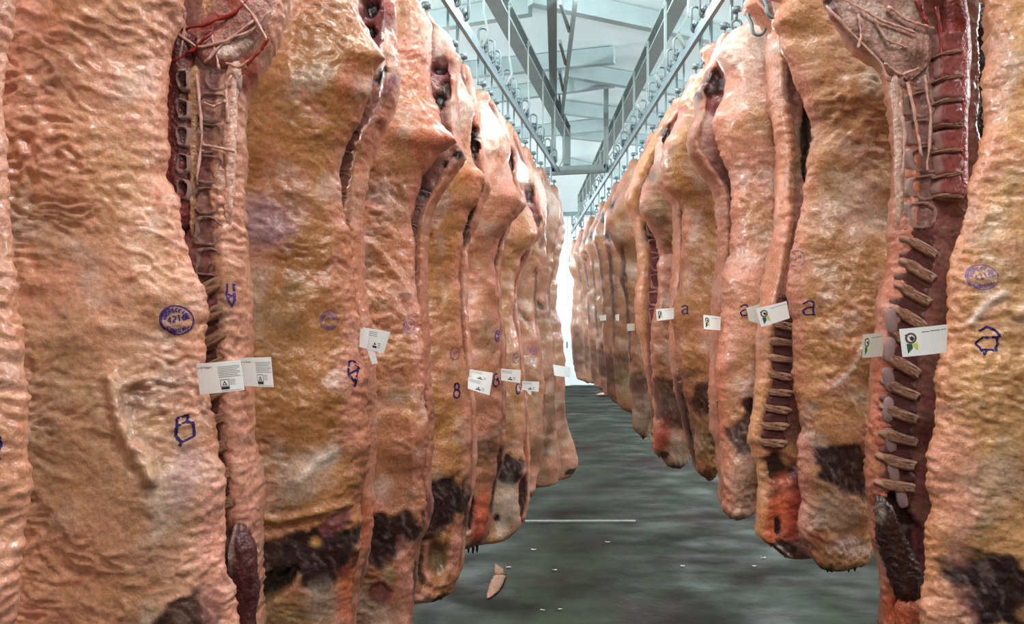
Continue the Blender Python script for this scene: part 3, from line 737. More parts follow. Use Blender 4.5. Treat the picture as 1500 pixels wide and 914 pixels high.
ER3B = T((100, 1034), (125, 1024), (139, 1017), (156, 1020), (171, 1018), (190, 1010), (209, 1006), (228, 1012), (250, 1027), (272, 1043), (287, 1050), (323, 1052), (364, 1052), (400, 1048), (436, 1043), (497, 1042), (592, 1040), (632, 1042), (653, 1050), (700, 1053), (740, 1054))
ER4 = T((96, 1034), (106, 1028), (115, 1018), (130, 1008), (150, 996), (170, 990), (190, 985), (210, 976), (230, 970), (250, 968), (268, 972), (282, 978), (294, 993), (311, 998), (335, 1000), (364, 998), (383, 995), (415, 992), (436, 988), (518, 988), (552, 996), (595, 1007), (622, 1016), (665, 1018), (690, 1022), (702, 1032))
ER4B = T((165, 985), (190, 966), (204, 961), (240, 958), (262, 962), (280, 971), (302, 985), (340, 987), (369, 986), (405, 985), (424, 982), (463, 982), (518, 980), (570, 988), (622, 1000), (672, 1014))
ER5 = T((195, 970), (215, 962), (240, 955), (259, 949), (277, 941), (297, 936), (312, 938), (324, 946), (334, 955), (356, 962), (373, 965), (406, 963), (446, 960), (472, 957), (512, 953), (538, 954), (578, 957), (607, 959), (638, 956), (659, 956), (671, 968), (683, 978))
ER5B = T((240, 934), (270, 922), (290, 914), (299, 915), (315, 923), (335, 928), (355, 930), (370, 934), (406, 934), (430, 931), (446, 930), (480, 932), (500, 938), (535, 943), (567, 950), (614, 954), (640, 954), (664, 957))
ER6 = T((235, 938), (260, 922), (285, 908), (305, 896), (320, 887), (333, 887), (347, 892), (358, 902), (373, 909), (406, 908), (446, 915), (480, 918), (520, 920), (560, 921), (604, 926), (627, 929), (641, 938))
ER7 = T((262, 912), (290, 898), (315, 886), (334, 883), (350, 885), (373, 888), (395, 891), (420, 893), (470, 896), (520, 898), (560, 900), (590, 906), (604, 914))
ER8 = T((288, 893), (315, 878), (340, 868), (360, 870), (380, 875), (420, 880), (480, 882), (540, 886), (575, 890), (592, 898))
ER9 = T((308, 878), (335, 863), (360, 858), (380, 863), (420, 869), (480, 872), (540, 876), (562, 880), (578, 886))
ER10 = T((322, 866), (345, 853), (365, 848), (385, 854), (420, 859), (480, 861), (540, 865), (560, 868), (570, 872))
ER11 = T((337, 855), (355, 844), (370, 839), (388, 844), (420, 850), (480, 853), (530, 856), (562, 860))
ER12 = T((349, 846), (362, 838), (378, 832), (394, 834), (410, 841), (440, 839), (480, 836), (520, 838), (545, 842), (558, 846))

# ---- base tone of each side's fat cover
B1, B2, B3, B4, B5 = lin(228, 184, 158), lin(230, 182, 156), lin(190, 138, 90), lin(188, 130, 100), lin(200, 148, 98)
B6, B7, B8, B9 = lin(192, 140, 116), lin(190, 146, 108), lin(182, 136, 108), lin(186, 144, 122)
fat_side('L1', 1, 1.25, EL1, 1800, B1, 'beef side cut off by the left edge of the photo, nearest the camera', seed=101, step=4)
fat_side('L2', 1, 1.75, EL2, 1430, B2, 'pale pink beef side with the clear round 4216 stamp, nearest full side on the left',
         patches=[(300, 885, 45, 34, -20, 'lean_and_crevice', .9), (60, 60, 80, 110, 0, 'pink', .6), (200, 640, 90, 120, 10, 'olive', .35), (35, 205, 16, 60, 0, 'brown', .6, .02),
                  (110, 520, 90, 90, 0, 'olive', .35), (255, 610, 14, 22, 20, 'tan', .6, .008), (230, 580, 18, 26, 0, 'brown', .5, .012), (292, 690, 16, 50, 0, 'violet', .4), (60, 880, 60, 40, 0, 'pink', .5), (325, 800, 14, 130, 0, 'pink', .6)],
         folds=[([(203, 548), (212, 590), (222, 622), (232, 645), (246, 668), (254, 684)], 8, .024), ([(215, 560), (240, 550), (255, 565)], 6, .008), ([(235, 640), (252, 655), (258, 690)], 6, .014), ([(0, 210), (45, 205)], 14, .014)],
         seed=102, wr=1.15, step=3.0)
cut_side('L2B', 1, 1.97, EL2B, EL2, 1350, lin(230, 184, 166),
         'split beef side showing backbone and ribs beside the large 4216-stamped side', roll=.050, vert=(112, 392), ribs=(405, 740), wv=.075, pitch=.076,
         patches=[(330, 40, 70, 60, -30, 'membrane', .8), (262, 30, 30, 40, 0, 'red', .5), (400, 12, 14, 32, 30, 'dark', .9, .02), (350, 90, 40, 22, -30, 'grey', .6), (372, 110, 10, 40, 15, 'red', .7),
                  (320, 640, 22, 60, -6, 'purple', .8), (356, 850, 22, 80, 0, 'lean_and_crevice', .9), (373, 560, 14, 60, 0, 'orange', .25)], seed=103, gap=.14, step=3.0)
fat_side('L3', 1, 2.55, EL3, 1130, B3, 'orange tan beef side with a dark neck cut, second full side of the left row',
         patches=[(405, 330, 46, 44, 10, 'violet', .75), (482, 95, 16, 9, 10, 'white', .22), (520, 130, 16, 40, 20, 'red', .4), (455, 690, 60, 30, -35, 'white', .35), (490, 665, 22, 12, -40, 'grey', .6),  # small white patch high up paints a shimmer of light
                  (430, 795, 60, 26, -22, 'lean_and_crevice', 1), (485, 800, 44, 48, 40, 'lean_and_crevice', 1), (500, 755, 24, 14, -40, 'purple', .9), (475, 780, 9, 9, 0, 'yellow', .9), (412, 842, 46, 15, -32, 'dark', 1, .06),  # the black patch paints the shade of an empty gap, and sinks it
                  (475, 870, 22, 40, 0, 'grey', .6), (420, 890, 50, 34, -20, 'olive', .6), (515, 870, 16, 60, 4, 'orange', .6), (520, 560, 16, 120, 0, 'pink', .45), (380, 750, 30, 12, 0, 'tan', .7)],
         folds=[([(378, 722), (400, 740), (430, 747), (470, 738), (515, 730)], 6, .014, 'tan'), ([(380, 740), (420, 760), (460, 752)], 9, -.010), ([(455, 690), (475, 668), (500, 655)], 5, .006, 'white')], seed=104)
cut_side('L3B', 1, 2.77, EL3B, EL3, 1090, lin(206, 148, 118), 'split beef side with a dark butt hollow behind the orange tan left side', vert=(205, 420), ribs=(430, 720), roll=.044,
         patches=[(555, 40, 22, 44, 0, 'purple', .95, .02), (548, 22, 10, 16, 0, 'dark', 1, .03), (545, 55, 9, 14, 20, 'dark', 1, .03), (573, 15, 7, 18, -10, 'red', .7), (570, 60, 6, 22, 0, 'white', .7),
                  (570, 105, 14, 24, 10, 'white', .4), (560, 145, 15, 30, 25, 'membrane', 1), (565, 122, 5, 16, 28, 'dark', 1), (577, 135, 4, 22, 22, 'purple', .9), (545, 175, 16, 24, 25, 'membrane', .9), (527, 196, 7, 8, 0, 'dark', .9),
                  (541, 775, 6, 60, 3, 'orange', .6), (536, 850, 5, 40, 6, 'lean_and_crevice', .8)], seed=105)
fat_side('L4', 1, 3.3, EL4, 936, B4, 'brown pink beef side with a pale round top, third full side of the left row',
         patches=[(640, 50, 30, 50, 0, 'white', .6), (610, 80, 26, 20, 0, 'pink', .5), (640, 200, 34, 40, 20, 'orange', .35), (575, 775, 48, 34, -20, 'lean_and_crevice', 1), (560, 800, 30, 22, 0, 'lean_and_crevice', .8), (573, 832, 10, 16, 5, 'olive', .8),  # white top patch paints bleached shine over the pale fat
                  (562, 862, 18, 20, 20, 'purple', .8, .02), (595, 830, 13, 50, 0, 'pink', .6), (555, 895, 40, 26, 0, 'grey', .5), (600, 890, 10, 30, 0, 'pink', .6)],
         folds=[([(540, 355), (560, 370), (585, 405), (600, 430)], 7, .013), ([(600, 600), (606, 660), (608, 720)], 4, .006)], seed=106)
cut_side('L4B', 1, 3.5, EL4B, EL4, 930, lin(210, 152, 128), 'split beef side with a pale shank and open hip behind the brown pink left side', vert=(290, 430), ribs=(440, 700), roll=.04,
         patches=[(650, 112, 16, 20, 0, 'purple', .9, .02), (646, 108, 10, 8, 0, 'dark', .9, .03), (655, 140, 9, 16, 0, 'lean_and_crevice', 1, .02), (645, 155, 8, 12, 0, 'dark', 1, .03), (636, 138, 5, 12, 0, 'purple', .8),
                  (655, 60, 14, 34, 0, 'white', .8), (664, 172, 7, 28, -8, 'white', .7), (650, 228, 18, 24, 35, 'membrane', .9), (672, 232, 9, 5, -30, 'dark', 1), (655, 246, 4, 7, 20, 'dark', 1), (640, 262, 14, 16, 0, 'membrane', .8),
                  (625, 287, 8, 9, 0, 'dark', .9), (630, 735, 4, 24, -6, 'purple', .9), (608, 840, 4, 26, 0, 'lean_and_crevice', .8)], seed=107)
fat_side('L5', 1, 4.0, EL5, 882, B5, 'yellow tan beef side ending in a hollow neck cut, fourth full side on the left',
         patches=[(685, 155, 18, 34, 0, 'white', .85), (690, 262, 16, 14, 0, 'orange', .4), (650, 730, 46, 34, -25, 'lean_and_crevice', 1), (630, 765, 24, 20, 0, 'lean_and_crevice', .9), (640, 805, 22, 38, -15, 'brown', .85, .03), (645, 815, 12, 26, -12, 'olive', .8, .03),  # white patch up top: pale fat plus painted shine
                  (620, 830, 8, 26, -10, 'lean_and_crevice', .9, .01), (668, 800, 9, 46, 0, 'pink', .8), (625, 862, 14, 10, 0, 'pink', .8), (648, 872, 14, 8, 0, 'dark', .9), (685, 640, 8, 80, 0, 'pink', .5)],
         folds=[([(628, 790), (625, 830), (640, 852), (656, 850)], 4, .010, 'pink'), ([(612, 868), (640, 866)], 8, .014)], seed=108)
cut_side('L5B', 1, 4.2, EL5B, EL5, 842, lin(208, 150, 126), 'split beef side with a white round and brown hollow behind the yellow tan left side', vert=(300, 430), ribs=(440, 650), roll=.035,
         patches=[(695, 205, 9, 18, 0, 'lean_and_crevice', 1, .03), (694, 225, 6, 16, 0, 'dark', .9, .02), (688, 150, 20, 24, 0, 'white', .8), (707, 225, 6, 24, 0, 'pink', .6), (702, 285, 6, 12, 25, 'lean_and_crevice', .8), (690, 318, 5, 22, 22, 'dark', .9), (685, 345, 4, 20, 10, 'dark', .8),
                  (683, 750, 5, 22, 0, 'dark', .8)], seed=109)
fat_side('L6', 1, 4.7, EL6, 808, B6, 'pink beef side with bright red flesh at its foot, fifth full side on the left',
         patches=[(722, 185, 24, 40, 0, 'white', .9), (745, 275, 12, 22, 0, 'pink', .5), (712, 655, 20, 22, -30, 'brown', .55), (705, 760, 15, 42, 8, 'red', .85), (708, 740, 8, 34, 8, 'orange', .8), (690, 745, 6, 24, 5, 'lean_and_crevice', 1, .03), (695, 795, 16, 9, -30, 'brown', .9)],  # top whitened for shine as well as for its pale fat
         folds=[([(700, 395), (715, 415), (728, 440)], 5, .012)], seed=110)
cut_side('L6B', 1, 4.9, EL6B, EL6, 790, lin(208, 154, 136), 'split beef side with a narrow red slit behind the pink left side', vert=(330, 430), roll=.03,
         patches=[(748, 240, 4, 20, 6, 'lean_and_crevice', 1, .02), (735, 190, 20, 26, 0, 'white', .8), (765, 292, 5, 14, 30, 'lean_and_crevice', .8), (752, 320, 4, 20, 30, 'lean_and_crevice', .8), (731, 675, 5, 24, 10, 'lean_and_crevice', .9), (722, 720, 5, 30, 5, 'lean_and_crevice', .8)], seed=111)
fat_side('L7', 1, 5.5, EL7, 798, B7, 'yellowish beef side with a frosty grey dark-streaked foot, sixth full side of the left row',
         patches=[(762, 245, 20, 30, 0, 'white', .9), (745, 685, 22, 24, -20, 'lean_and_crevice', 1), (742, 735, 24, 40, 0, 'grey', .7), (728, 755, 6, 7, 0, 'lean_and_crevice', 1, .01), (735, 772, 12, 14, 0, 'white', .5), (755, 785, 12, 7, -30, 'dark', .7), (758, 640, 8, 30, 0, 'pink', .4)], seed=112)
cut_side('L7B', 1, 5.7, EL7B, EL7, 765, lin(204, 156, 136), 'split beef side with an open brown hollow behind the frosty-footed left side', roll=.03,
         patches=[(776, 285, 5, 16, 0, 'lean_and_crevice', 1, .02), (768, 262, 14, 18, 0, 'white', .8), (782, 335, 4, 20, 35, 'lean_and_crevice', .8), (765, 720, 6, 32, 4, 'lean_and_crevice', .9), (772, 660, 4, 30, 0, 'orange', .4)], seed=113)
fat_side('L8', 1, 6.3, EL8, 734, B8, 'tan beef side with a thin diagonal fold, seventh full side of the left row',
         patches=[(798, 345, 4, 30, 20, 'lean_and_crevice', .7), (785, 440, 2.5, 50, 0, 'lean_and_crevice', .7), (797, 600, 2.5, 50, 0, 'brown', .8), (790, 285, 18, 28, 0, 'white', .75), (785, 660, 14, 24, 10, 'brown', .7), (778, 725, 12, 7, -20, 'dark', .8), (782, 700, 8, 20, 0, 'pink', .6)], folds=[([(756, 450), (764, 462), (775, 472)], 3, -.014, 'brown')], seed=114)  # narrow edge strips paint the dark crevices beside this side
fat_side('L9', 1, 7.2, EL9, 714, B9, 'pale beef side with a triangular notch, eighth full side of the left row',
         patches=[(806, 420, 2.5, 60, 4, 'brown', .7), (806, 305, 4, 14, 10, 'lean_and_crevice', .8), (808, 300, 14, 26, 0, 'white', .6), (800, 312, 4, 14, 0, 'brown', .9), (791, 448, 4, 9, -25, 'lean_and_crevice', .9, .01), (808, 600, 10, 24, 10, 'brown', .6), (803, 640, 6, 40, 12, 'brown', .7, .01), (812, 690, 8, 24, 0, 'pink', .5)], seed=115)  # thin strips along the edge are painted crevice shade
fat_side('L10', 1, 8.2, EL10, 704, B9, 'small grey pink beef side farthest along the left row',
         patches=[(818, 430, 2.5, 60, 4, 'brown', .6), (815, 308, 4, 14, 10, 'lean_and_crevice', .7), (822, 315, 10, 18, 0, 'brown', .5), (836, 690, 9, 5, -10, 'dark', .9), (826, 600, 12, 40, 0, 'brown', .5)], seed=116)  # crevice darkness painted as thin strips at the edge

D1, D2, D3, D4, D5 = lin(226, 178, 128), lin(206, 158, 116), lin(200, 148, 124), lin(188, 138, 96), lin(174, 128, 100)
fat_side('R1', -1, 2.3, ER1, 1100, D1, 'yellow tan beef side cut off by the right edge, nearest on the right',
         patches=[(1425, 850, 60, 50, 30, 'lean_and_crevice', 1), (1400, 820, 40, 26, 20, 'lean_and_crevice', .7), (1470, 875, 24, 18, 20, 'tan', .8), (1490, 905, 24, 16, 20, 'dark', .9, .03), (1385, 700, 22, 110, 0, 'pink', .6), (1375, 880, 24, 40, 0, 'pink', .6), (1430, 690, 40, 40, 0, 'white', .3)],
         folds=[([(1440, 430), (1420, 445), (1405, 470)], 5, .010, 'white'), ([(1425, 460), (1440, 452), (1450, 462), (1470, 460)], 5, .009)], seed=201, wr=1.15)
cut_side('R1B', -1, 2.55, ER1B, ER1, 1010, lin(206, 140, 116), 'split beef side showing red loin blocks, vertebrae and ribs beside the nearest right side', roll=.042, vert=(112, 330), ribs=(345, 700), wv=.095, pitch=.088, slope=.55,
         hid=[(-200, 1450), (0, 1456), (200, 1456), (300, 1450), (330, 1460), (600, 1460), (900, 1420), (1010, 1400)],
         patches=[(1260, 40, 60, 40, 35, 'membrane', 1), (1310, 70, 40, 34, 0, 'grey', .7), (1222, 6, 18, 12, 0, 'lean_and_crevice', 1), (1330, 100, 26, 26, 0, 'brown', .7), (1345, 10, 30, 26, 0, 'red', .6), (1318, 180, 7, 30, 0, 'dark', .7),
                  (1310, 770, 22, 60, -14, 'lean_and_crevice', 1, .02), (1302, 810, 10, 50, -12, 'brown', .9, .02), (1335, 800, 8, 50, 0, 'purple', .8), (1320, 890, 36, 40, 0, 'orange', .9), (1309, 880, 9, 20, 0, 'lean_and_crevice', 1, .02), (1285, 600, 10, 130, 0, 'orange', .4), (1292, 690, 4, 60, 0, 'purple', .5), (1432, 130, 17, 190, 0, 'dark', .97, .05)],  # the tall dark patch paints the unlit gap beside the loin
         folds=[([(1215, 15), (1260, 60), (1300, 95)], 6, .008, 'membrane'), ([(1283, 720), (1300, 790), (1310, 860)], 5, .010, 'orange')], seed=202)
fat_side('R2', -1, 3.1, ER2, 832, D2, 'brown tan beef side with dark neck cut and icy foot, second on the right',
         patches=[(1240, 200, 50, 50, 0, 'brown', .25), (1240, 300, 40, 60, 0, 'white', .3), (1160, 410, 14, 60, 0, 'pink', .6), (1230, 680, 52, 32, 15, 'lean_and_crevice', 1), (1250, 705, 34, 22, 10, 'lean_and_crevice', .9), (1185, 640, 14, 12, 0, 'white', .6), (1235, 795, 30, 16, 5, 'white', .55), (1225, 785, 22, 12, 0, 'violet', .5),
                  (1190, 780, 14, 14, 0, 'red', .5), (1215, 745, 46, 30, 0, 'grey', .5), (1235, 826, 40, 5, 0, 'dark', .8), (1265, 730, 20, 40, 0, 'tan', .5)],
         folds=[([(1175, 640), (1176, 700), (1174, 770)], 6, .010, 'pink'), ([(1205, 560), (1225, 540), (1240, 500)], 3, .006, 'white')],
         hid=[(-60, 1440), (60, 1480), (200, 1490), (300, 1480), (420, 1400), (560, 1350), (700, 1310), (760, 1288), (800, 1276), (822, 1262), (832, 1246)], seed=203)
cut_side('R2B', -1, 3.3, ER2B, ER2, 818, lin(200, 150, 118), 'split beef side with dark ribs and an orange red neck behind the icy-footed right side', roll=.042, ribs=(440, 650), wv=.08, pitch=.08, slope=.15,
         patches=[(1155, 140, 12, 40, -15, 'brown', .8), (1165, 170, 10, 40, -10, 'membrane', .8), (1172, 215, 8, 60, 0, 'dark', .95, .03), (1160, 230, 8, 60, 0, 'olive', .6), (1131, 75, 10, 14, 0, 'white', .7), (1150, 400, 10, 40, 15, 'pink', .5), (1145, 470, 18, 30, 0, 'purple', .8),
                  (1120, 635, 14, 20, 0, 'brown', .9), (1135, 680, 22, 18, 10, 'dark', .9, .02), (1135, 745, 24, 50, 12, 'orange', 1), (1158, 740, 12, 50, 8, 'red', .8), (1133, 765, 5, 14, 0, 'lean_and_crevice', 1), (1140, 798, 26, 10, 10, 'lean_and_crevice', .9), (1150, 660, 14, 20, 0, 'tan', .8)],
         folds=[([(1112, 560), (1104, 620), (1098, 650), (1112, 680), (1114, 740), (1110, 780)], 4, .012, 'tan')], seed=204)
fat_side('R3', -1, 3.55, ER3, 760, D3, 'wrinkled pink beef side with a pale round top, third on the right',
         patches=[(1085, 70, 40, 50, 0, 'white', .55), (1085, 230, 40, 30, 10, 'pink', .4), (1088, 625, 26, 34, 20, 'lean_and_crevice', .9), (1090, 592, 18, 10, 50, 'dark', .9, .02), (1090, 740, 24, 14, 0, 'white', .35), (1085, 690, 24, 40, 0, 'grey', .35), (1080, 758, 30, 4, 0, 'dark', .7), (1052, 600, 6, 100, 0, 'orange', .4)], seed=205, wr=1.1,
         shank_at=(1166, -66), hid=[(-30, 1210), (100, 1225), (500, 1220), (650, 1160), (700, 1125), (745, 1106), (760, 1096)])
cut_side('R3B', -1, 3.75, ER3B, ER3, 742, lin(206, 158, 138), 'split beef side with a dark ragged hip hollow behind the wrinkled pink right side', roll=.035, vert=(285, 420), ribs=(430, 600), wv=.06, pitch=.07,
         patches=[(1040, 130, 16, 22, 0, 'lean_and_crevice', 1, .02), (1054, 95, 8, 10, 0, 'brown', .9), (1042, 158, 12, 18, 15, 'purple', .9, .02), (1036, 130, 3, 3, 0, 'white', .9), (1044, 145, 4, 4, 0, 'white', .7), (1024, 140, 7, 14, 0, 'brown', .9), (1030, 185, 12, 16, 0, 'white', .6), (1040, 215, 16, 40, -25, 'membrane', .7), (1050, 250, 10, 20, -25, 'brown', .5),
                  (1065, 300, 4, 40, 0, 'dark', .5)], seed=206)
fat_side('R4', -1, 4.15, ER4, 704, D4, 'golden tan beef side with a pink bruise high on the round, fourth on the right',
         patches=[(1010, 130, 20, 24, 0, 'yellow', .5), (994, 167, 9, 8, 0, 'red', .8), (992, 180, 10, 14, 0, 'pink', .8), (1030, 580, 24, 26, 10, 'lean_and_crevice', .9), (1030, 640, 24, 34, 0, 'olive', .5), (1042, 690, 16, 10, 0, 'brown', .7)], seed=207,
         shank_at=(1046, 62), hid=[(140, 1075), (200, 1100), (500, 1090), (600, 1075), (660, 1056), (704, 1046)])
cut_side('R4B', -1, 4.37, ER4B, ER4, 690, lin(196, 146, 122), 'split beef side with a brown hip hollow behind the golden tan right side', roll=.035, vert=(300, 430), ribs=(440, 560), wv=.05, pitch=.07,
         patches=[(972, 200, 8, 14, 10, 'lean_and_crevice', 1, .02), (975, 190, 8, 6, 0, 'brown', .9), (965, 240, 8, 30, 0, 'white', .5), (999, 600, 6, 50, -12, 'lean_and_crevice', .9), (1012, 650, 5, 30, -8, 'lean_and_crevice', .8)], seed=208)
fat_side('R5', -1, 4.85, ER5, 685, D5, 'grey brown beef side with a red and dark foot, fifth on the right',
         patches=[(952, 257, 10, 12, 0, 'brown', .8), (975, 330, 20, 60, 0, 'brown', .2), (978, 590, 26, 40, -20, 'lean_and_crevice', .75), (966, 640, 10, 30, 5, 'red', .7), (990, 660, 16, 24, 0, 'grey', .6), (968, 664, 9, 6, 0, 'dark', .9), (985, 681, 12, 4, 0, 'dark', .8)], seed=209,
         hid=[(200, 1010), (260, 1040), (560, 1040), (640, 1020), (685, 1000)])
cut_side('R5B', -1, 5.07, ER5B, ER5, 668, lin(204, 158, 112), 'split beef side with a long curved dark backbone behind the grey brown right side', roll=.07, vert=(335, 600), wv=.12, pitch=.11,
         patches=[(935, 310, 12, 10, 30, 'brown', .7), (952, 345, 9, 22, -20, 'lean_and_crevice', 1), (956, 400, 9, 60, 0, 'purple', .9), (953, 500, 9, 80, 0, 'purple', .8), (950, 600, 5, 40, -10, 'lean_and_crevice', .9)], seed=210)
fat_side('R6', -1, 5.8, ER6, 642, lin(176, 132, 100), 'brown beef side with a drooping grey foot, sixth on the right',
         patches=[(916, 450, 3, 90, -4, 'lean_and_crevice', .85), (932, 560, 14, 16, 0, 'lean_and_crevice', .6), (893, 300, 5, 12, 0, 'lean_and_crevice', .9), (900, 345, 14, 16, 0, 'grey', .5), (937, 600, 14, 34, 0, 'grey', .8), (938, 565, 14, 14, 0, 'brown', .8), (938, 641, 8, 4, 0, 'dark', .9), (910, 395, 3, 40, 0, 'lean_and_crevice', .6)], seed=211,  # thin edge strips, here and farther on: backbone plus painted crevice shade
         hid=[(260, 960), (300, 985), (540, 985), (600, 965), (630, 952), (642, 946)])
fat_side('R7', -1, 6.8, ER7, 606, lin(184, 138, 112), 'dull pink beef side with a green grey foot, seventh on the right',
         patches=[(889, 345, 4, 8, 0, 'lean_and_crevice', 1), (895, 430, 2.5, 70, -3, 'lean_and_crevice', .9), (905, 540, 16, 22, 0, 'lean_and_crevice', .7), (897, 300, 6, 8, 0, 'lean_and_crevice', .9), (893, 380, 3, 30, -8, 'lean_and_crevice', .7), (900, 440, 3, 50, 0, 'brown', .6), (912, 560, 14, 30, 0, 'olive', .6), (880, 325, 6, 8, 0, 'brown', .8)], seed=212)
fat_side('R8', -1, 8.0, ER8, 594, lin(178, 132, 106), 'dull tan beef side, eighth on the right from the camera',
         patches=[(878, 420, 2.5, 70, -4, 'lean_and_crevice', .9), (890, 540, 14, 26, 0, 'lean_and_crevice', .7), (881, 318, 5, 8, 0, 'lean_and_crevice', .9), (872, 345, 5, 8, 0, 'brown', .8), (880, 400, 3, 40, -4, 'brown', .7), (893, 560, 12, 30, 0, 'brown', .6)], seed=213)
fat_side('R9', -1, 9.4, ER9, 580, lin(176, 134, 112), 'dull tan beef side, ninth on the right from the camera',
         patches=[(870, 440, 2.2, 60, -3, 'lean_and_crevice', .9), (883, 530, 12, 24, 0, 'lean_and_crevice', .7), (864, 345, 4, 6, 0, 'lean_and_crevice', .9), (866, 410, 2, 40, 0, 'brown', .7), (880, 545, 10, 26, 0, 'brown', .6)], seed=214)
fat_side('R10', -1, 10.9, ER10, 571, lin(170, 130, 110), 'dull tan beef side, tenth on the right from the camera', patches=[(859, 430, 2, 60, -3, 'lean_and_crevice', .9), (868, 525, 10, 26, 0, 'lean_and_crevice', .6), (854, 352, 3, 6, 0, 'lean_and_crevice', .8), (868, 530, 9, 30, 0, 'brown', .6)], seed=215)
fat_side('R11', -1, 12.6, ER11, 563, lin(172, 134, 116), 'greyish beef side, second from the far end of the right row', patches=[(850, 440, 2, 60, -3, 'lean_and_crevice', .8), (856, 520, 8, 24, 0, 'lean_and_crevice', .6), (856, 520, 8, 30, 0, 'brown', .5)], seed=216)
fat_side('R12', -1, 14.4, ER12, 559, lin(180, 144, 128), 'greyish beef side with a pale knob, last at the far end of the right row', patches=[(838, 385, 5, 8, 0, 'white', .7), (846, 515, 9, 28, 0, 'lean_and_crevice', .6), (845, 510, 8, 36, 0, 'brown', .6)], seed=217)

# ---- larger pieces of the two nearest split sides
def strip(name, parent, Y, L, R, th, base, patches=(), seed=1, wr=.5, lump=.5, mat=None, stri=0.0, flat=3):
    y0 = max(L[0][0], R[0][0]); y1 = min(L[-1][0], R[-1][0])
    return body(name, Y, L, R, y0, y1, th, th, seed, base, patches, (), wr, 3.0, mat or M_MEAT, parent, flat=flat, lump=lump, stri=stri)
L2B, R1B, R2B = SIDES['L2B'][0], SIDES['R1B'][0], SIDES['R2B'][0]
strip('flank_muscle', L2B, 1.90, [(28, 244), (100, 232), (330, 236), (350, 240)], [(28, 284), (60, 288), (150, 281), (250, 284), (335, 282), (350, 278)], .03, lin(84, 26, 26),
      [(276, 108, 9, 14, 0, 'membrane', .8), (274, 150, 7, 12, 0, 'membrane', .7), (276, 195, 8, 10, 0, 'membrane', .6), (270, 250, 10, 18, 0, 'purple', .8), (272, 300, 8, 22, 0, 'red', .5), (270, 48, 22, 14, 0, 'red', .9), (255, 200, 5, 100, 0, 'red', .5)], 301, .3, .6, stri=.006)
strip('spinal_cord', L2B, 1.895, [(95, 279), (200, 279), (340, 276), (345, 276)], [(95, 291), (200, 290), (340, 287), (345, 287)], .014, lin(176, 128, 92), (), 302, .3, .4, stri=.008)
strip('tendon', L2B, 1.90, [(85, 336), (120, 332), (200, 331), (330, 332)], [(85, 356), (120, 346), (200, 344), (330, 340)], .02, lin(204, 160, 142), (), 303, .2, .2, stri=.010)
strip('hip_bone', L2B, 1.90, [(-70, 292), (0, 284), (40, 282), (84, 294), (96, 306)], [(-70, 420), (0, 404), (40, 388), (84, 352), (96, 338)], .016, lin(172, 122, 112),
      [(335, 78, 16, 9, -20, 'white', .9), (312, 40, 26, 14, -30, 'red', .7), (285, 58, 14, 10, 0, 'white', .6), (372, 30, 16, 22, 20, 'membrane', .8), (352, 62, 16, 14, 0, 'grey', .7), (344, 8, 20, 12, 30, 'red', .8), (300, 8, 20, 16, 0, 'tan', .8)], 304, .25, 1.4, stri=.005, flat=8)
strip('neck_muscle', L2B, 1.89, [(765, 338), (800, 339), (860, 346), (990, 352)], [(765, 362), (800, 370), (860, 375), (990, 372)], .03, lin(78, 34, 36), [(345, 790, 6, 40, 0, 'white', .6)], 305, .3, .4, stri=.016)
strip('loin_muscle', R1B, 2.485, [(-40, 1378), (60, 1374), (200, 1374), (296, 1378)], [(-40, 1412), (60, 1413), (200, 1414), (296, 1412)], .045, lin(150, 66, 60),
      [(1392, 40, 14, 14, 0, 'red', .8), (1390, 110, 12, 12, 0, 'membrane', .6), (1394, 250, 14, 30, 0, 'red', .4)], 306, .3, .7, stri=.006)
for i, y in enumerate((62, 98, 132, 168, 205, 240, 272)):
    piece('muscle_block', ML[i % 4], R1B, P(1391, y, 2.45), (.078, .05, .072), random.uniform(-.1, .1))
    piece('membrane_band', MR[i % 4], R1B, P(1391, y + 17, 2.445), (.082, .05, .016), random.uniform(-.2, .2))
for i, y in enumerate((118, 160, 200, 240, 278)):
    piece('muscle_block', MV[i % 5], L2B, P(269, y, 1.872), (.030, .03, .052), random.uniform(-.1, .1))
M_PAD = solid('grey_cartilage', lin(158, 128, 128), .4, 0, 40, .3, .6)
me_pad = superq('cartilage_pad', (1, 1, 1), M_PAD, .7, 12, 7)
for y, x in ((470, 1308), (512, 1305), (556, 1304), (600, 1303), (644, 1306), (688, 1310), (726, 1322)):
    piece('cartilage_pad', me_pad, R1B, P(x - 2, y, 2.476), (.034, .022, .078), random.uniform(-.25, .1))
# white strands of membrane stretched over the hip bones and backbones
def strand(parent, Y, pts, r=.0035, mat=None):
    pts = [Vector(P(x, y, Y)) for x, y in pts]; q = []
    for t in np.linspace(0, len(pts) - 1.001, 14):
        i = int(t); q.append(pts[i].lerp(pts[i + 1], t - i) + Vector((0, random.uniform(-.004, .004), 0)))
    MB().tube(q, [r * random.uniform(.6, 1.3) for _ in q], 6).build('membrane_strand', mat or M_CART, parent, True)
M_BLOOD = solid('dark_red_tissue', lin(140, 34, 30), .34, 0, 60, .4, .4)
for pts in ([(246, 40), (290, 70), (330, 62), (372, 30)], [(272, 18), (268, 60), (262, 90)], [(300, 92), (330, 60), (366, 46), (398, 14)], [(310, 50), (316, 80), (322, 104)], [(352, 0), (372, 24), (392, 60)],
            [(330, 92), (350, 98), (372, 84)], [(288, 112), (296, 190), (288, 270)], [(338, 110), (330, 130), (334, 180)], [(296, 212), (318, 216), (344, 222)], [(298, 150), (312, 156), (330, 148)]): strand(L2B, 1.868, pts)
for pts in ([(262, 44), (300, 36), (344, 20), (372, -10)], [(250, 92), (282, 74), (310, 48)], [(362, 96), (380, 76), (394, 56)]): strand(L2B, 1.868, pts, .0042, M_BLOOD)
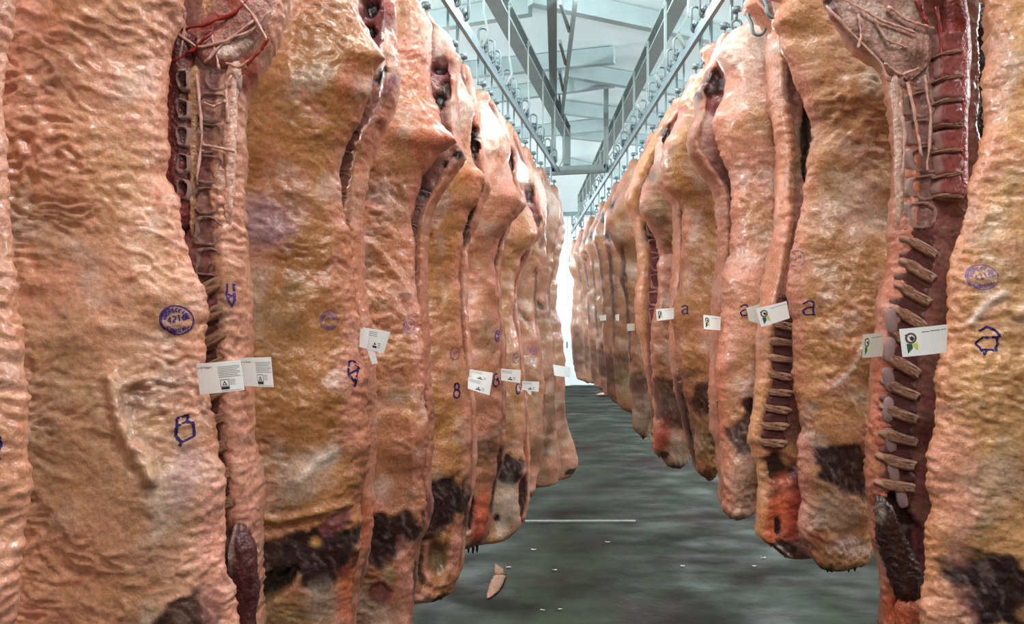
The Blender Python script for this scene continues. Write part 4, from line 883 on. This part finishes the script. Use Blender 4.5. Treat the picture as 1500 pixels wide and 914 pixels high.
for pts in ([(1210, 8), (1250, 50), (1290, 92), (1302, 120)], [(1240, 0), (1290, 30), (1340, 48)], [(1258, 20), (1262, 50), (1258, 70)], [(1280, 28), (1300, 60), (1330, 70)], [(1300, 10), (1330, 30), (1368, 42)], [(1296, 92), (1320, 110), (1346, 100)],
            [(1330, 120), (1340, 170), (1350, 230)], [(1318, 150), (1326, 200), (1322, 260)], [(1354, 110), (1364, 170), (1358, 250)]): strand(R1B, 2.435, pts, .0045)
for pts in ([(1344, 0), (1352, 20), (1360, 40)], [(1372, 10), (1378, 60), (1382, 120)]): strand(R1B, 2.44, pts, .006, M_BLOOD)
strip('hip_bone', R1B, 2.475, [(-70, 1190), (0, 1218), (40, 1240), (85, 1282), (118, 1310)], [(-70, 1340), (0, 1346), (40, 1356), (85, 1362), (118, 1352)], .02, lin(166, 128, 116),
      [(1290, 55, 24, 16, 20, 'grey', .7), (1310, 35, 30, 8, 20, 'brown', .6), (1275, 20, 20, 14, 30, 'white', .5), (1335, 90, 14, 16, 0, 'brown', .8), (1322, 20, 14, 20, 0, 'white', .5)], 307, .25, 1.4, stri=.006, flat=8)
strip('tendon', R1B, 2.48, [(110, 1306), (200, 1312), (300, 1314), (330, 1312)], [(110, 1316), (200, 1324), (300, 1322), (330, 1318)], .016, lin(196, 158, 140), (), 308, .2, .2, stri=.008)
strip('neck_muscle', R1B, 2.47, [(725, 1281), (780, 1287), (840, 1300), (885, 1318)], [(725, 1296), (780, 1322), (840, 1348), (885, 1344)], .03, lin(54, 30, 28), [(1284, 752, 8, 14, 0, 'grey', .8)], 309, .3, .5, stri=.016)
strip('neck_stump', R1B, 2.47, [(870, 1318), (900, 1312), (1000, 1310)], [(870, 1346), (900, 1352), (1000, 1352)], .04, lin(206, 110, 74), (), 310, .5, .8)
strip('shank_flap', R2B, 3.40, [(700, 1132), (740, 1120), (790, 1116), (800, 1120)], [(700, 1144), (740, 1146), (790, 1142), (800, 1138)], .02, lin(208, 112, 62), [(1133, 765, 4, 9, 0, 'lean_and_crevice', 1)], 311, .5, .8)

M_DRIP = solid('dried_blood', lin(46, 24, 20), .35, 0, 60, .3)
def drips(key, xs, y, dy):
    o, Y = SIDES[key]; rn = random.Random(len(xs) + int(y))
    for x in xs:
        m = MB(); L = rn.uniform(.5, 1.2) * dy; yy = y + rn.uniform(-2, 1)
        m.tube([P(x, yy - 11, Y), P(x, yy - 3, Y), P(x + rn.uniform(-.5, .5), yy + L * .5, Y), P(x, yy + L, Y)], [.010, .008, .006, .002], 6)
        m.build('drip', M_DRIP, o, True)
drips('R2', (1212, 1219, 1226, 1236, 1243, 1252), 829, 9); drips('L5', (622, 630, 637, 646), 877, 5); drips('L6', (686, 693, 699), 805, 7)
drips('R4', (1036, 1041), 699, 5); drips('R2B', (1150, 1160, 1168), 814, 7)

# ------------------------------------------------------------------ hooks: one above every side
SLOT = [('L3', -1), ('L3B', -1), ('L4', -1), ('L4B', -1), ('L5', -1), ('L5B', -1), ('L6', -1), ('L6B', -1), ('L7', -1), ('L7B', -1), ('L8', -1), ('L9', -1), ('L10', -1), ('L2', -1), ('L2B', -1), ('L1', -1),
        ('R1', 1), ('R1B', 1), ('R2', 1), ('R2B', 1), ('R3', 1), ('R3B', 1), ('R4', 1), ('R4B', 1), ('R5', 1), ('R5B', 1), ('R6', 1), ('R7', 1), ('R8', 1), ('R9', 1), ('R10', 1), ('R11', 1), ('R12', 1)]
ORD = ('first', 'second', 'third', 'fourth', 'fifth', 'sixth', 'seventh', 'eighth', 'ninth', 'tenth', 'eleventh', 'twelfth')
HLAB = {}
for key, sd in SLOT:
    n = int(''.join(c for c in key if c.isdigit())) - 1
    HLAB[key] = 'steel roller hook holding the %s %s side on the %s rail' % (ORD[n], 'split' if key.endswith('B') else 'fat-covered', 'left' if sd < 0 else 'right')
for key, sd in SLOT:
    o, Y = SIDES[key]
    place_hook(sd, Y, HLAB[key])
# empty hooks between the loaded ones
for sd, Y, between in ((-1, 5.1, 'fifth and sixth left'), (-1, 5.95, 'sixth and seventh left'), (-1, 6.75, 'seventh and eighth left'), (-1, 7.7, 'eighth and ninth left'), (1, 5.45, 'fifth and sixth right'),
                       (1, 6.3, 'sixth and seventh right'), (1, 7.4, 'seventh and eighth right'), (1, 8.7, 'eighth and ninth right'), (1, 10.1, 'ninth and tenth right')):
    place_hook(sd, Y, 'unloaded steel roller hook hanging between the %s sides' % between)

# ------------------------------------------------------------------ stamps and crayon marks
def S(k): return SIDES[k]
o, Y = S('L2'); round_stamp(o, 276, 469, 18, 21, Y)
ink('crayon_mark', o, [[(280, 606), (290, 603), (289, 612), (281, 617), (280, 606)], [(281, 617), (279, 630), (286, 640), (299, 633), (297, 614), (289, 612)], [(286, 640), (284, 645)]], 3.0, M_INKD, Y)
o, Y = S('L1'); ink('crayon_mark', o, [[(14, 622), (22, 615), (29, 634), (27, 664), (24, 672), (13, 674), (10, 660), (24, 636), (13, 640), (14, 622)], [(13, 674), (18, 668), (25, 668)], [(12, 650), (12, 674)]], 3.8, M_INKD, Y)
o, Y = S('L2B'); ink('crayon_mark', o, [[(351, 417), (351, 428), (349, 432)], [(357, 417), (358, 428)], [(349, 432), (353, 440), (356, 449), (359, 441), (358, 430)], [(351, 432), (357, 434), (352, 438)]], 2.0, M_INK, Y)
o, Y = S('L3'); round_stamp(o, 491, 469, 11, 14, Y, M_INKF)
ink('crayon_mark', o, [[(518, 527), (518, 545), (527, 557), (529, 536), (523, 527), (518, 527)], [(519, 545), (528, 540)], [(527, 557), (525, 564)]], 2.5, M_INKD, Y)
o, Y = S('L4'); round_stamp(o, 603, 477, 7, 11, Y, M_INKF, False)
o, Y = S('L4B'); ink('crayon_mark', o, [circ(624, 592, 3, 5)], 1.5, M_INKF, Y)
o, Y = S('L5'); round_stamp(o, 668, 517, 6, 9, Y, M_INKF, False)
ink('crayon_mark', o, [circ(671, 564, 3, 5), circ(671, 574, 4, 6)], 2.1, M_INKD, Y)
o, Y = S('L6'); ink('crayon_mark', o, [circ(729, 492, 3, 8), [(727, 486), (732, 492), (727, 498)]], 1.6, M_INK, Y)
ink('crayon_mark', o, [circ(727, 551, 3, 5), circ(727, 559, 4, 5)], 2.0, M_INKD, Y)
o, Y = S('L7'); round_stamp(o, 756, 524, 5, 7, Y, M_INKF, False); ink('crayon_mark', o, [circ(759, 568, 3, 7)], 1.9, M_INKD, Y)
o, Y = S('L8'); round_stamp(o, 781, 513, 5, 6, Y, M_INKF, False)
o, Y = S('R1'); round_stamp(o, 1416, 408, 16, 18, Y, M_INKF)
ink('crayon_mark', o, [[(1411, 484), (1419, 478), (1428, 483), (1431, 492)], [(1408, 501), (1414, 493), (1428, 492), (1429, 500), (1426, 510), (1411, 510), (1408, 501)], [(1411, 510), (1413, 517), (1417, 511)]], 2.9, M_INKD, Y)
def lower_a(target, x, y, w, h, Y, wd):
    ink('crayon_mark', target, [[(x - w * .5, y - h * .3), (x, y - h * .5), (x + w * .42, y - h * .42), (x + w * .42, y + h * .35), (x + w * .6, y + h * .42)],
                                [(x + w * .42, y - h * .1), (x - w * .1, y - h * .05), (x - w * .45, y + h * .15), (x - w * .25, y + h * .42), (x + w * .42, y + h * .38)]], wd, M_INKD, Y)
o, Y = S('R2'); round_stamp(o, 1162, 380, 8, 12, Y, M_INKF, False); lower_a(o, 1173, 452, 13, 22, Y, 1.9)
o, Y = S('R3'); lower_a(o, 1079, 455, 9, 17, Y, 1.6)
o, Y = S('R4'); lower_a(o, 997, 454, 7, 13, Y, 1.5)

# ------------------------------------------------------------------ paper tags pinned to the edges
def txt_mesh(s, size):
    cu = bpy.data.curves.new('txt', 'FONT'); cu.body = s; cu.size = size
    o = bpy.data.objects.new('txt', cu); COL.objects.link(o)
    dg = bpy.context.evaluated_depsgraph_get(); me = bpy.data.meshes.new_from_object(o.evaluated_get(dg))
    bpy.data.objects.remove(o); bpy.data.curves.remove(cu); return me
_allV = np.concatenate([V[V[:, 1] < 60] for V, q in [BODY[o.name] for o, _ in SIDES.values()]])
_apx = CX + F * _allV[:, 0] / _allV[:, 1]; _apy = CY - F * (_allV[:, 2] - EYE) / _allV[:, 1]
def front_depth(pts):                                # nearest skin under the tag's corners
    return min(min(_allV[(abs(_apx - x) < 4) & (abs(_apy - y) < 4), 1], default=99) for x, y in pts)
def card(corners, Y, label, kind, bend=.006, dark=False, stub=None, name='paper_tag', group='paper tags pinned to the meat'):
    Y = front_depth([(a[0] + (c[0] - a[0]) * t, a[1] + (c[1] - a[1]) * t) for a, c in zip(corners, corners[2:] + corners[:2]) for t in (.04, .15, .3)]) - .014
    TL, TR, BR, BL = [Vector(P(x, y, Y)) for x, y in corners]
    org = BL.copy()
    def at(u, v, off=0.0):
        p = TL.lerp(TR, u).lerp(BL.lerp(BR, u), v)
        return p - org + Vector((0, -bend * math.sin(math.pi * min(1, max(0, u))) - off, 0))
    root = None
    n = 10; V, fs = [], []
    for lay in (0, 1):
        for j in (0, 1):
            for i in range(n + 1): V.append(at(i / n, j, 0 if lay else .0007))
    r = lambda lay, j, i: lay * 2 * (n + 1) + j * (n + 1) + i
    for i in range(n):
        fs += [(r(0, 0, i), r(0, 1, i), r(0, 1, i + 1), r(0, 0, i + 1)), (r(1, 0, i), r(1, 0, i + 1), r(1, 1, i + 1), r(1, 1, i)),
               (r(0, 0, i), r(0, 0, i + 1), r(1, 0, i + 1), r(1, 0, i)), (r(0, 1, i), r(1, 1, i), r(1, 1, i + 1), r(0, 1, i + 1))]
    for i in (0, n): fs.append((r(0, 0, i), r(0, 1, i), r(1, 1, i), r(1, 0, i)))
    me = bpy.data.meshes.new(name); me.from_pydata([tuple(v) for v in V], [], fs); me.update()
    bm = bmesh.new(); bm.from_mesh(me); bmesh.ops.recalc_face_normals(bm, faces=bm.faces); bm.to_mesh(me); bm.free()
    root = link(name, me, M_CARDG if dark else M_CARD); root.location = org
    tag(root, label, 'tag', group)
    def quads(nm, rects, mat, off=.0012):
        V, fs = [], []
        for (u0, v0, u1, v1) in rects:
            m = max(1, int((u1 - u0) * 14))
            for i in range(m):
                a, b = u0 + (u1 - u0) * i / m, u0 + (u1 - u0) * (i + 1) / m; k = len(V)
                V += [at(a, v0, off), at(b, v0, off), at(b, v1, off), at(a, v1, off)]; fs.append((k, k + 3, k + 2, k + 1))
        m = bpy.data.meshes.new(nm); m.from_pydata([tuple(v) for v in V], [], fs); m.update(); return link(nm, m, mat, root)
    def poly(nm, pts, mat, off=.0012):
        m = bpy.data.meshes.new(nm); m.from_pydata([tuple(at(u, v, off)) for u, v in pts], [], [tuple(range(len(pts)))]); m.update(); return link(nm, m, mat, root)
    def text(nm, s, u0, v0, u1, mat):
        m = txt_mesh(s, 1.0); xs = [v.co.x for v in m.vertices]; w = max(xs)
        W = (TR - TL).length; H = (BL - TL).length; k = (u1 - u0) / w
        for v in m.vertices: v.co = at(u0 + v.co.x * k, v0 - v.co.y * k * W / H, .0012)
        m.update(); return link(nm, m, mat, root)
    def ringp(nm, cu, cv, ru, rv, mat, off, k=20):
        return poly(nm, [(cu + ru * math.cos(-2 * math.pi * i / k), cv + rv * math.sin(-2 * math.pi * i / k)) for i in range(k)], mat, off)
    if kind == 'label':                                # small print block, warning triangle, bar
        text('printed_heading', 'na de Rasgos', 0.0, .17, .36, M_BLACK)
        quads('fine_print', [(.50, .16 + .055 * i, .97 - .06 * (i % 3 == 2), .178 + .055 * i) for i in range(7)], M_GREYP)
        quads('fine_print', [(.72, .60 + .05 * i, .84, .615 + .05 * i) for i in range(4)], M_GREYP)
        quads('logo_frame', [(.52, .58, .71, .595), (.52, .80, .71, .815), (.52, .58, .53, .81), (.70, .58, .71, .81)], M_BLACK)
        poly('warning_triangle', [(.615, .62), (.565, .77), (.665, .77)], M_BLACK); poly('triangle_centre', [(.615, .68), (.595, .75), (.635, .75)], M_CARD, .0018)
        quads('logo_bar', [(.53, .83, .71, .91)], M_BLACK); quads('fine_print', [(.53, .95, .97, .962)], M_GREYP)
    elif kind == 'small':
        quads('fine_print', [(.05, .12 + .09 * i, .55, .15 + .09 * i) for i in range(3)], M_GREYP)
        poly('warning_triangle', [(.48, .58), (.42, .72), (.54, .72)], M_BLACK); quads('logo_bar', [(.36, .76, .58, .86)], M_BLACK)
        quads('fine_print', [(.62, .60 + .09 * i, .74, .64 + .09 * i) for i in range(3)], M_GREYP)
    elif kind == 'emblem':
        ringp('emblem_ring', .20, .36, .115, .20, M_BROWN, .0010); ringp('emblem_field', .20, .36, .070, .125, M_CARD, .0014)
        poly('emblem_head', [(.155, .29), (.185, .32), (.215, .28), (.25, .33), (.262, .40), (.225, .47), (.19, .43), (.175, .36)][::-1], M_BLACK, .0018)
        ringp('emblem_knob', .105, .24, .018, .03, M_BLACK, .0016, 10)
        poly('green_ribbon', [(.105, .54), (.215, .57), (.225, .72), (.115, .90)], M_GREEN); poly('lime_ribbon', [(.215, .60), (.32, .50), (.335, .78), (.30, .80)], M_LIME)
        quads('printed_line', [(.42, .165, .58, .185), (.60, .15, .82, .17), (.84, .145, .97, .163)], M_BLACK)
    if stub:
        V = [Vector(P(x, y, Y - .004)) - org for x, y in stub]; V += [v + Vector((0, .0012, 0)) for v in V]
        m = bpy.data.meshes.new('folded_flap'); m.from_pydata([tuple(v) for v in V], [], [(0, 3, 2, 1), (4, 5, 6, 7), (0, 1, 5, 4), (1, 2, 6, 5), (2, 3, 7, 6), (3, 0, 4, 7)]); m.update(); link('folded_flap', m, M_CARD, root)
    return root
card([(288, 533), (352, 527), (358, 571), (293, 578)], 1.70, 'white printed tag over the ribs of the nearest left side', 'label', .008)
card([(352, 524), (397, 523), (401, 567), (355, 565)], 1.86, 'white printed tag sticking out right of the tag over the nearest ribs', 'label', .004)
card([(531, 479), (572, 486), (562, 518), (537, 510)], 2.56, 'tilted white tag with a folded corner by the orange tan side', 'small', .006, stub=[(537, 510), (549, 513), (553, 532), (545, 534)])
card([(528, 481), (541, 483), (538, 511), (526, 508)], 2.58, 'narrow white folded slip left of the tilted tag', 'plain', .003)
card([(688, 541), (722, 546), (720, 562), (687, 553)], 4.10, 'upper of two overlapping white tags on the left row', 'small', .006)
card([(686, 552), (720, 560), (717, 579), (685, 569)], 4.06, 'lower of two overlapping white tags on the left row', 'small', .006)
card([(734, 540), (763, 542), (762, 561), (734, 557)], 4.82, 'white tag between the pair of overlapping tags and the small stubbed tag', 'small', .006)
card([(765, 558), (790, 559), (789, 574), (765, 571)], 5.60, 'small white tag with a torn stub, low on the left row', 'small', .005, stub=[(771, 571), (778, 572), (778, 579), (774, 577)])
card([(810, 534), (836, 538), (834, 553), (812, 550)], 7.05, 'faint white tag farthest along the left row', 'plain', .01)
card([(1317, 482), (1388, 475), (1386, 516), (1322, 523)], 2.32, 'white emblem tag across the ribs of the nearest right side', 'emblem', .01)
card([(1264, 490), (1294, 487), (1292, 522), (1263, 524)], 2.52, 'greyish narrow emblem tag left of the nearest right ribs', 'emblem', .003, True)
card([(1107, 452), (1152, 441), (1157, 466), (1115, 479)], 3.30, 'tilted white emblem tag beside the crayon mark on the second right side', 'emblem', .008)
card([(1093, 451), (1113, 445), (1118, 476), (1097, 470)], 3.42, 'grey tag peeking out behind the tilted emblem tag', 'plain', .004, True)
card([(1030, 461), (1056, 464), (1055, 484), (1031, 482)], 4.22, 'white emblem tag between the pink and golden right sides', 'emblem', .008)
card([(961, 453), (987, 451), (987, 467), (962, 470)], 5.05, 'white emblem tag over the grey brown right side', 'emblem', .006)
card([(918, 474), (930, 474), (930, 484), (919, 485)], 5.98, 'small square tag beside the long curved backbone', 'plain', .004, True)
card([(901, 461), (907, 460), (907, 470), (902, 470)], 7.7, 'tiny grey tag on the seventh right side', 'plain', .003, True)
card([(878, 462), (888, 461), (888, 469), (879, 470)], 8.95, 'tiny pale tag on the eighth right side', 'plain', .003, True)

# ------------------------------------------------------------------ scraps and a built-up ghost mark on the floor
M_SCRAP = organic('floor_scrap', rough=.7, bump=.2, spec=.1); M_SCRAP.node_tree.nodes['Principled BSDF'].inputs['Coat Weight'].default_value = 0
def scrap(pts, r, base, label, seed):
    pts = [Vector(p) for p in pts]; name = 'scrap_and_ghost'
    if len(pts) > 4:
        pp_, rr_ = [], []
        for t in np.linspace(0, len(pts) - 1.001, 24):
            i = int(t); f = t - i; pp_.append(pts[i].lerp(pts[i + 1], f)); rr_.append(r[i] * (1 - f) + r[i + 1] * f)
        pts, r = pp_, rr_
    m = MB(); m.tube(pts, r, 10); me = m.mesh(name)
    o = link(name, me, None, None, True)
    rn = np.random.RandomState(seed)
    at = me.color_attributes.new('Col', 'FLOAT_COLOR', 'POINT')
    for i, v in enumerate(me.vertices):
        v.co += Vector(rn.uniform(-.006, .006, 3)); v.co.z = .003 + max(0, v.co.z) * .3
        at.data[i].color = tuple(np.clip(base * rn.uniform(.85, 1.15), 0, 1)) + (1,)
    me.materials.append(M_SCRAP); tag(o, label, 'scrap')
    return o
g = lambda px, py: (Vector(P(px, py, F * EYE / (py - CY))) + Vector((0, 0, .02)))
scrap([g(726, 828), g(731, 836), g(732, 845), g(728, 853), g(725, 861), g(721, 869), g(714, 878)], [.008, .03, .042, .046, .044, .034, .008], lin(134, 98, 80), 'curled pink ghost mark built solid on the wet floor below the left row', 4)  # a faint ghost reflection, built here as a low lump
scrap([(1.95, 18.2, .06), (2.05, 18.2, .14), (2.2, 18.2, .12), (2.32, 18.2, .05)], [.06, .1, .1, .05], lin(206, 150, 136), 'small pale meat scrap on the far floor below the right row', 5)
CRUMB = ['crumb of white fat just in front of the pale floor strip', 'crumb of white fat beside the curled pink ghost mark', 'crumb of white fat in mid aisle beyond the curled ghost mark', 'right one of two crumbs nearest the bottom of the photo',
         'left one of two crumbs nearest the bottom of the photo', 'left crumb on the floor under the orange red neck', 'right crumb on the floor under the orange red neck', 'crumb of white fat alone right of the pale floor strip', 'crumb of white fat under the golden tan right side']
for i, (x, y) in enumerate(((782, 806), (745, 832), (812, 836), (820, 894), (795, 895), (1105, 830), (1118, 818), (890, 795), (1000, 830))):
    scrap([g(x - 3, y), g(x, y + .6), g(x + 3, y)], [.004, .008, .004], lin(214, 204, 190),
          CRUMB[i], 20 + i)
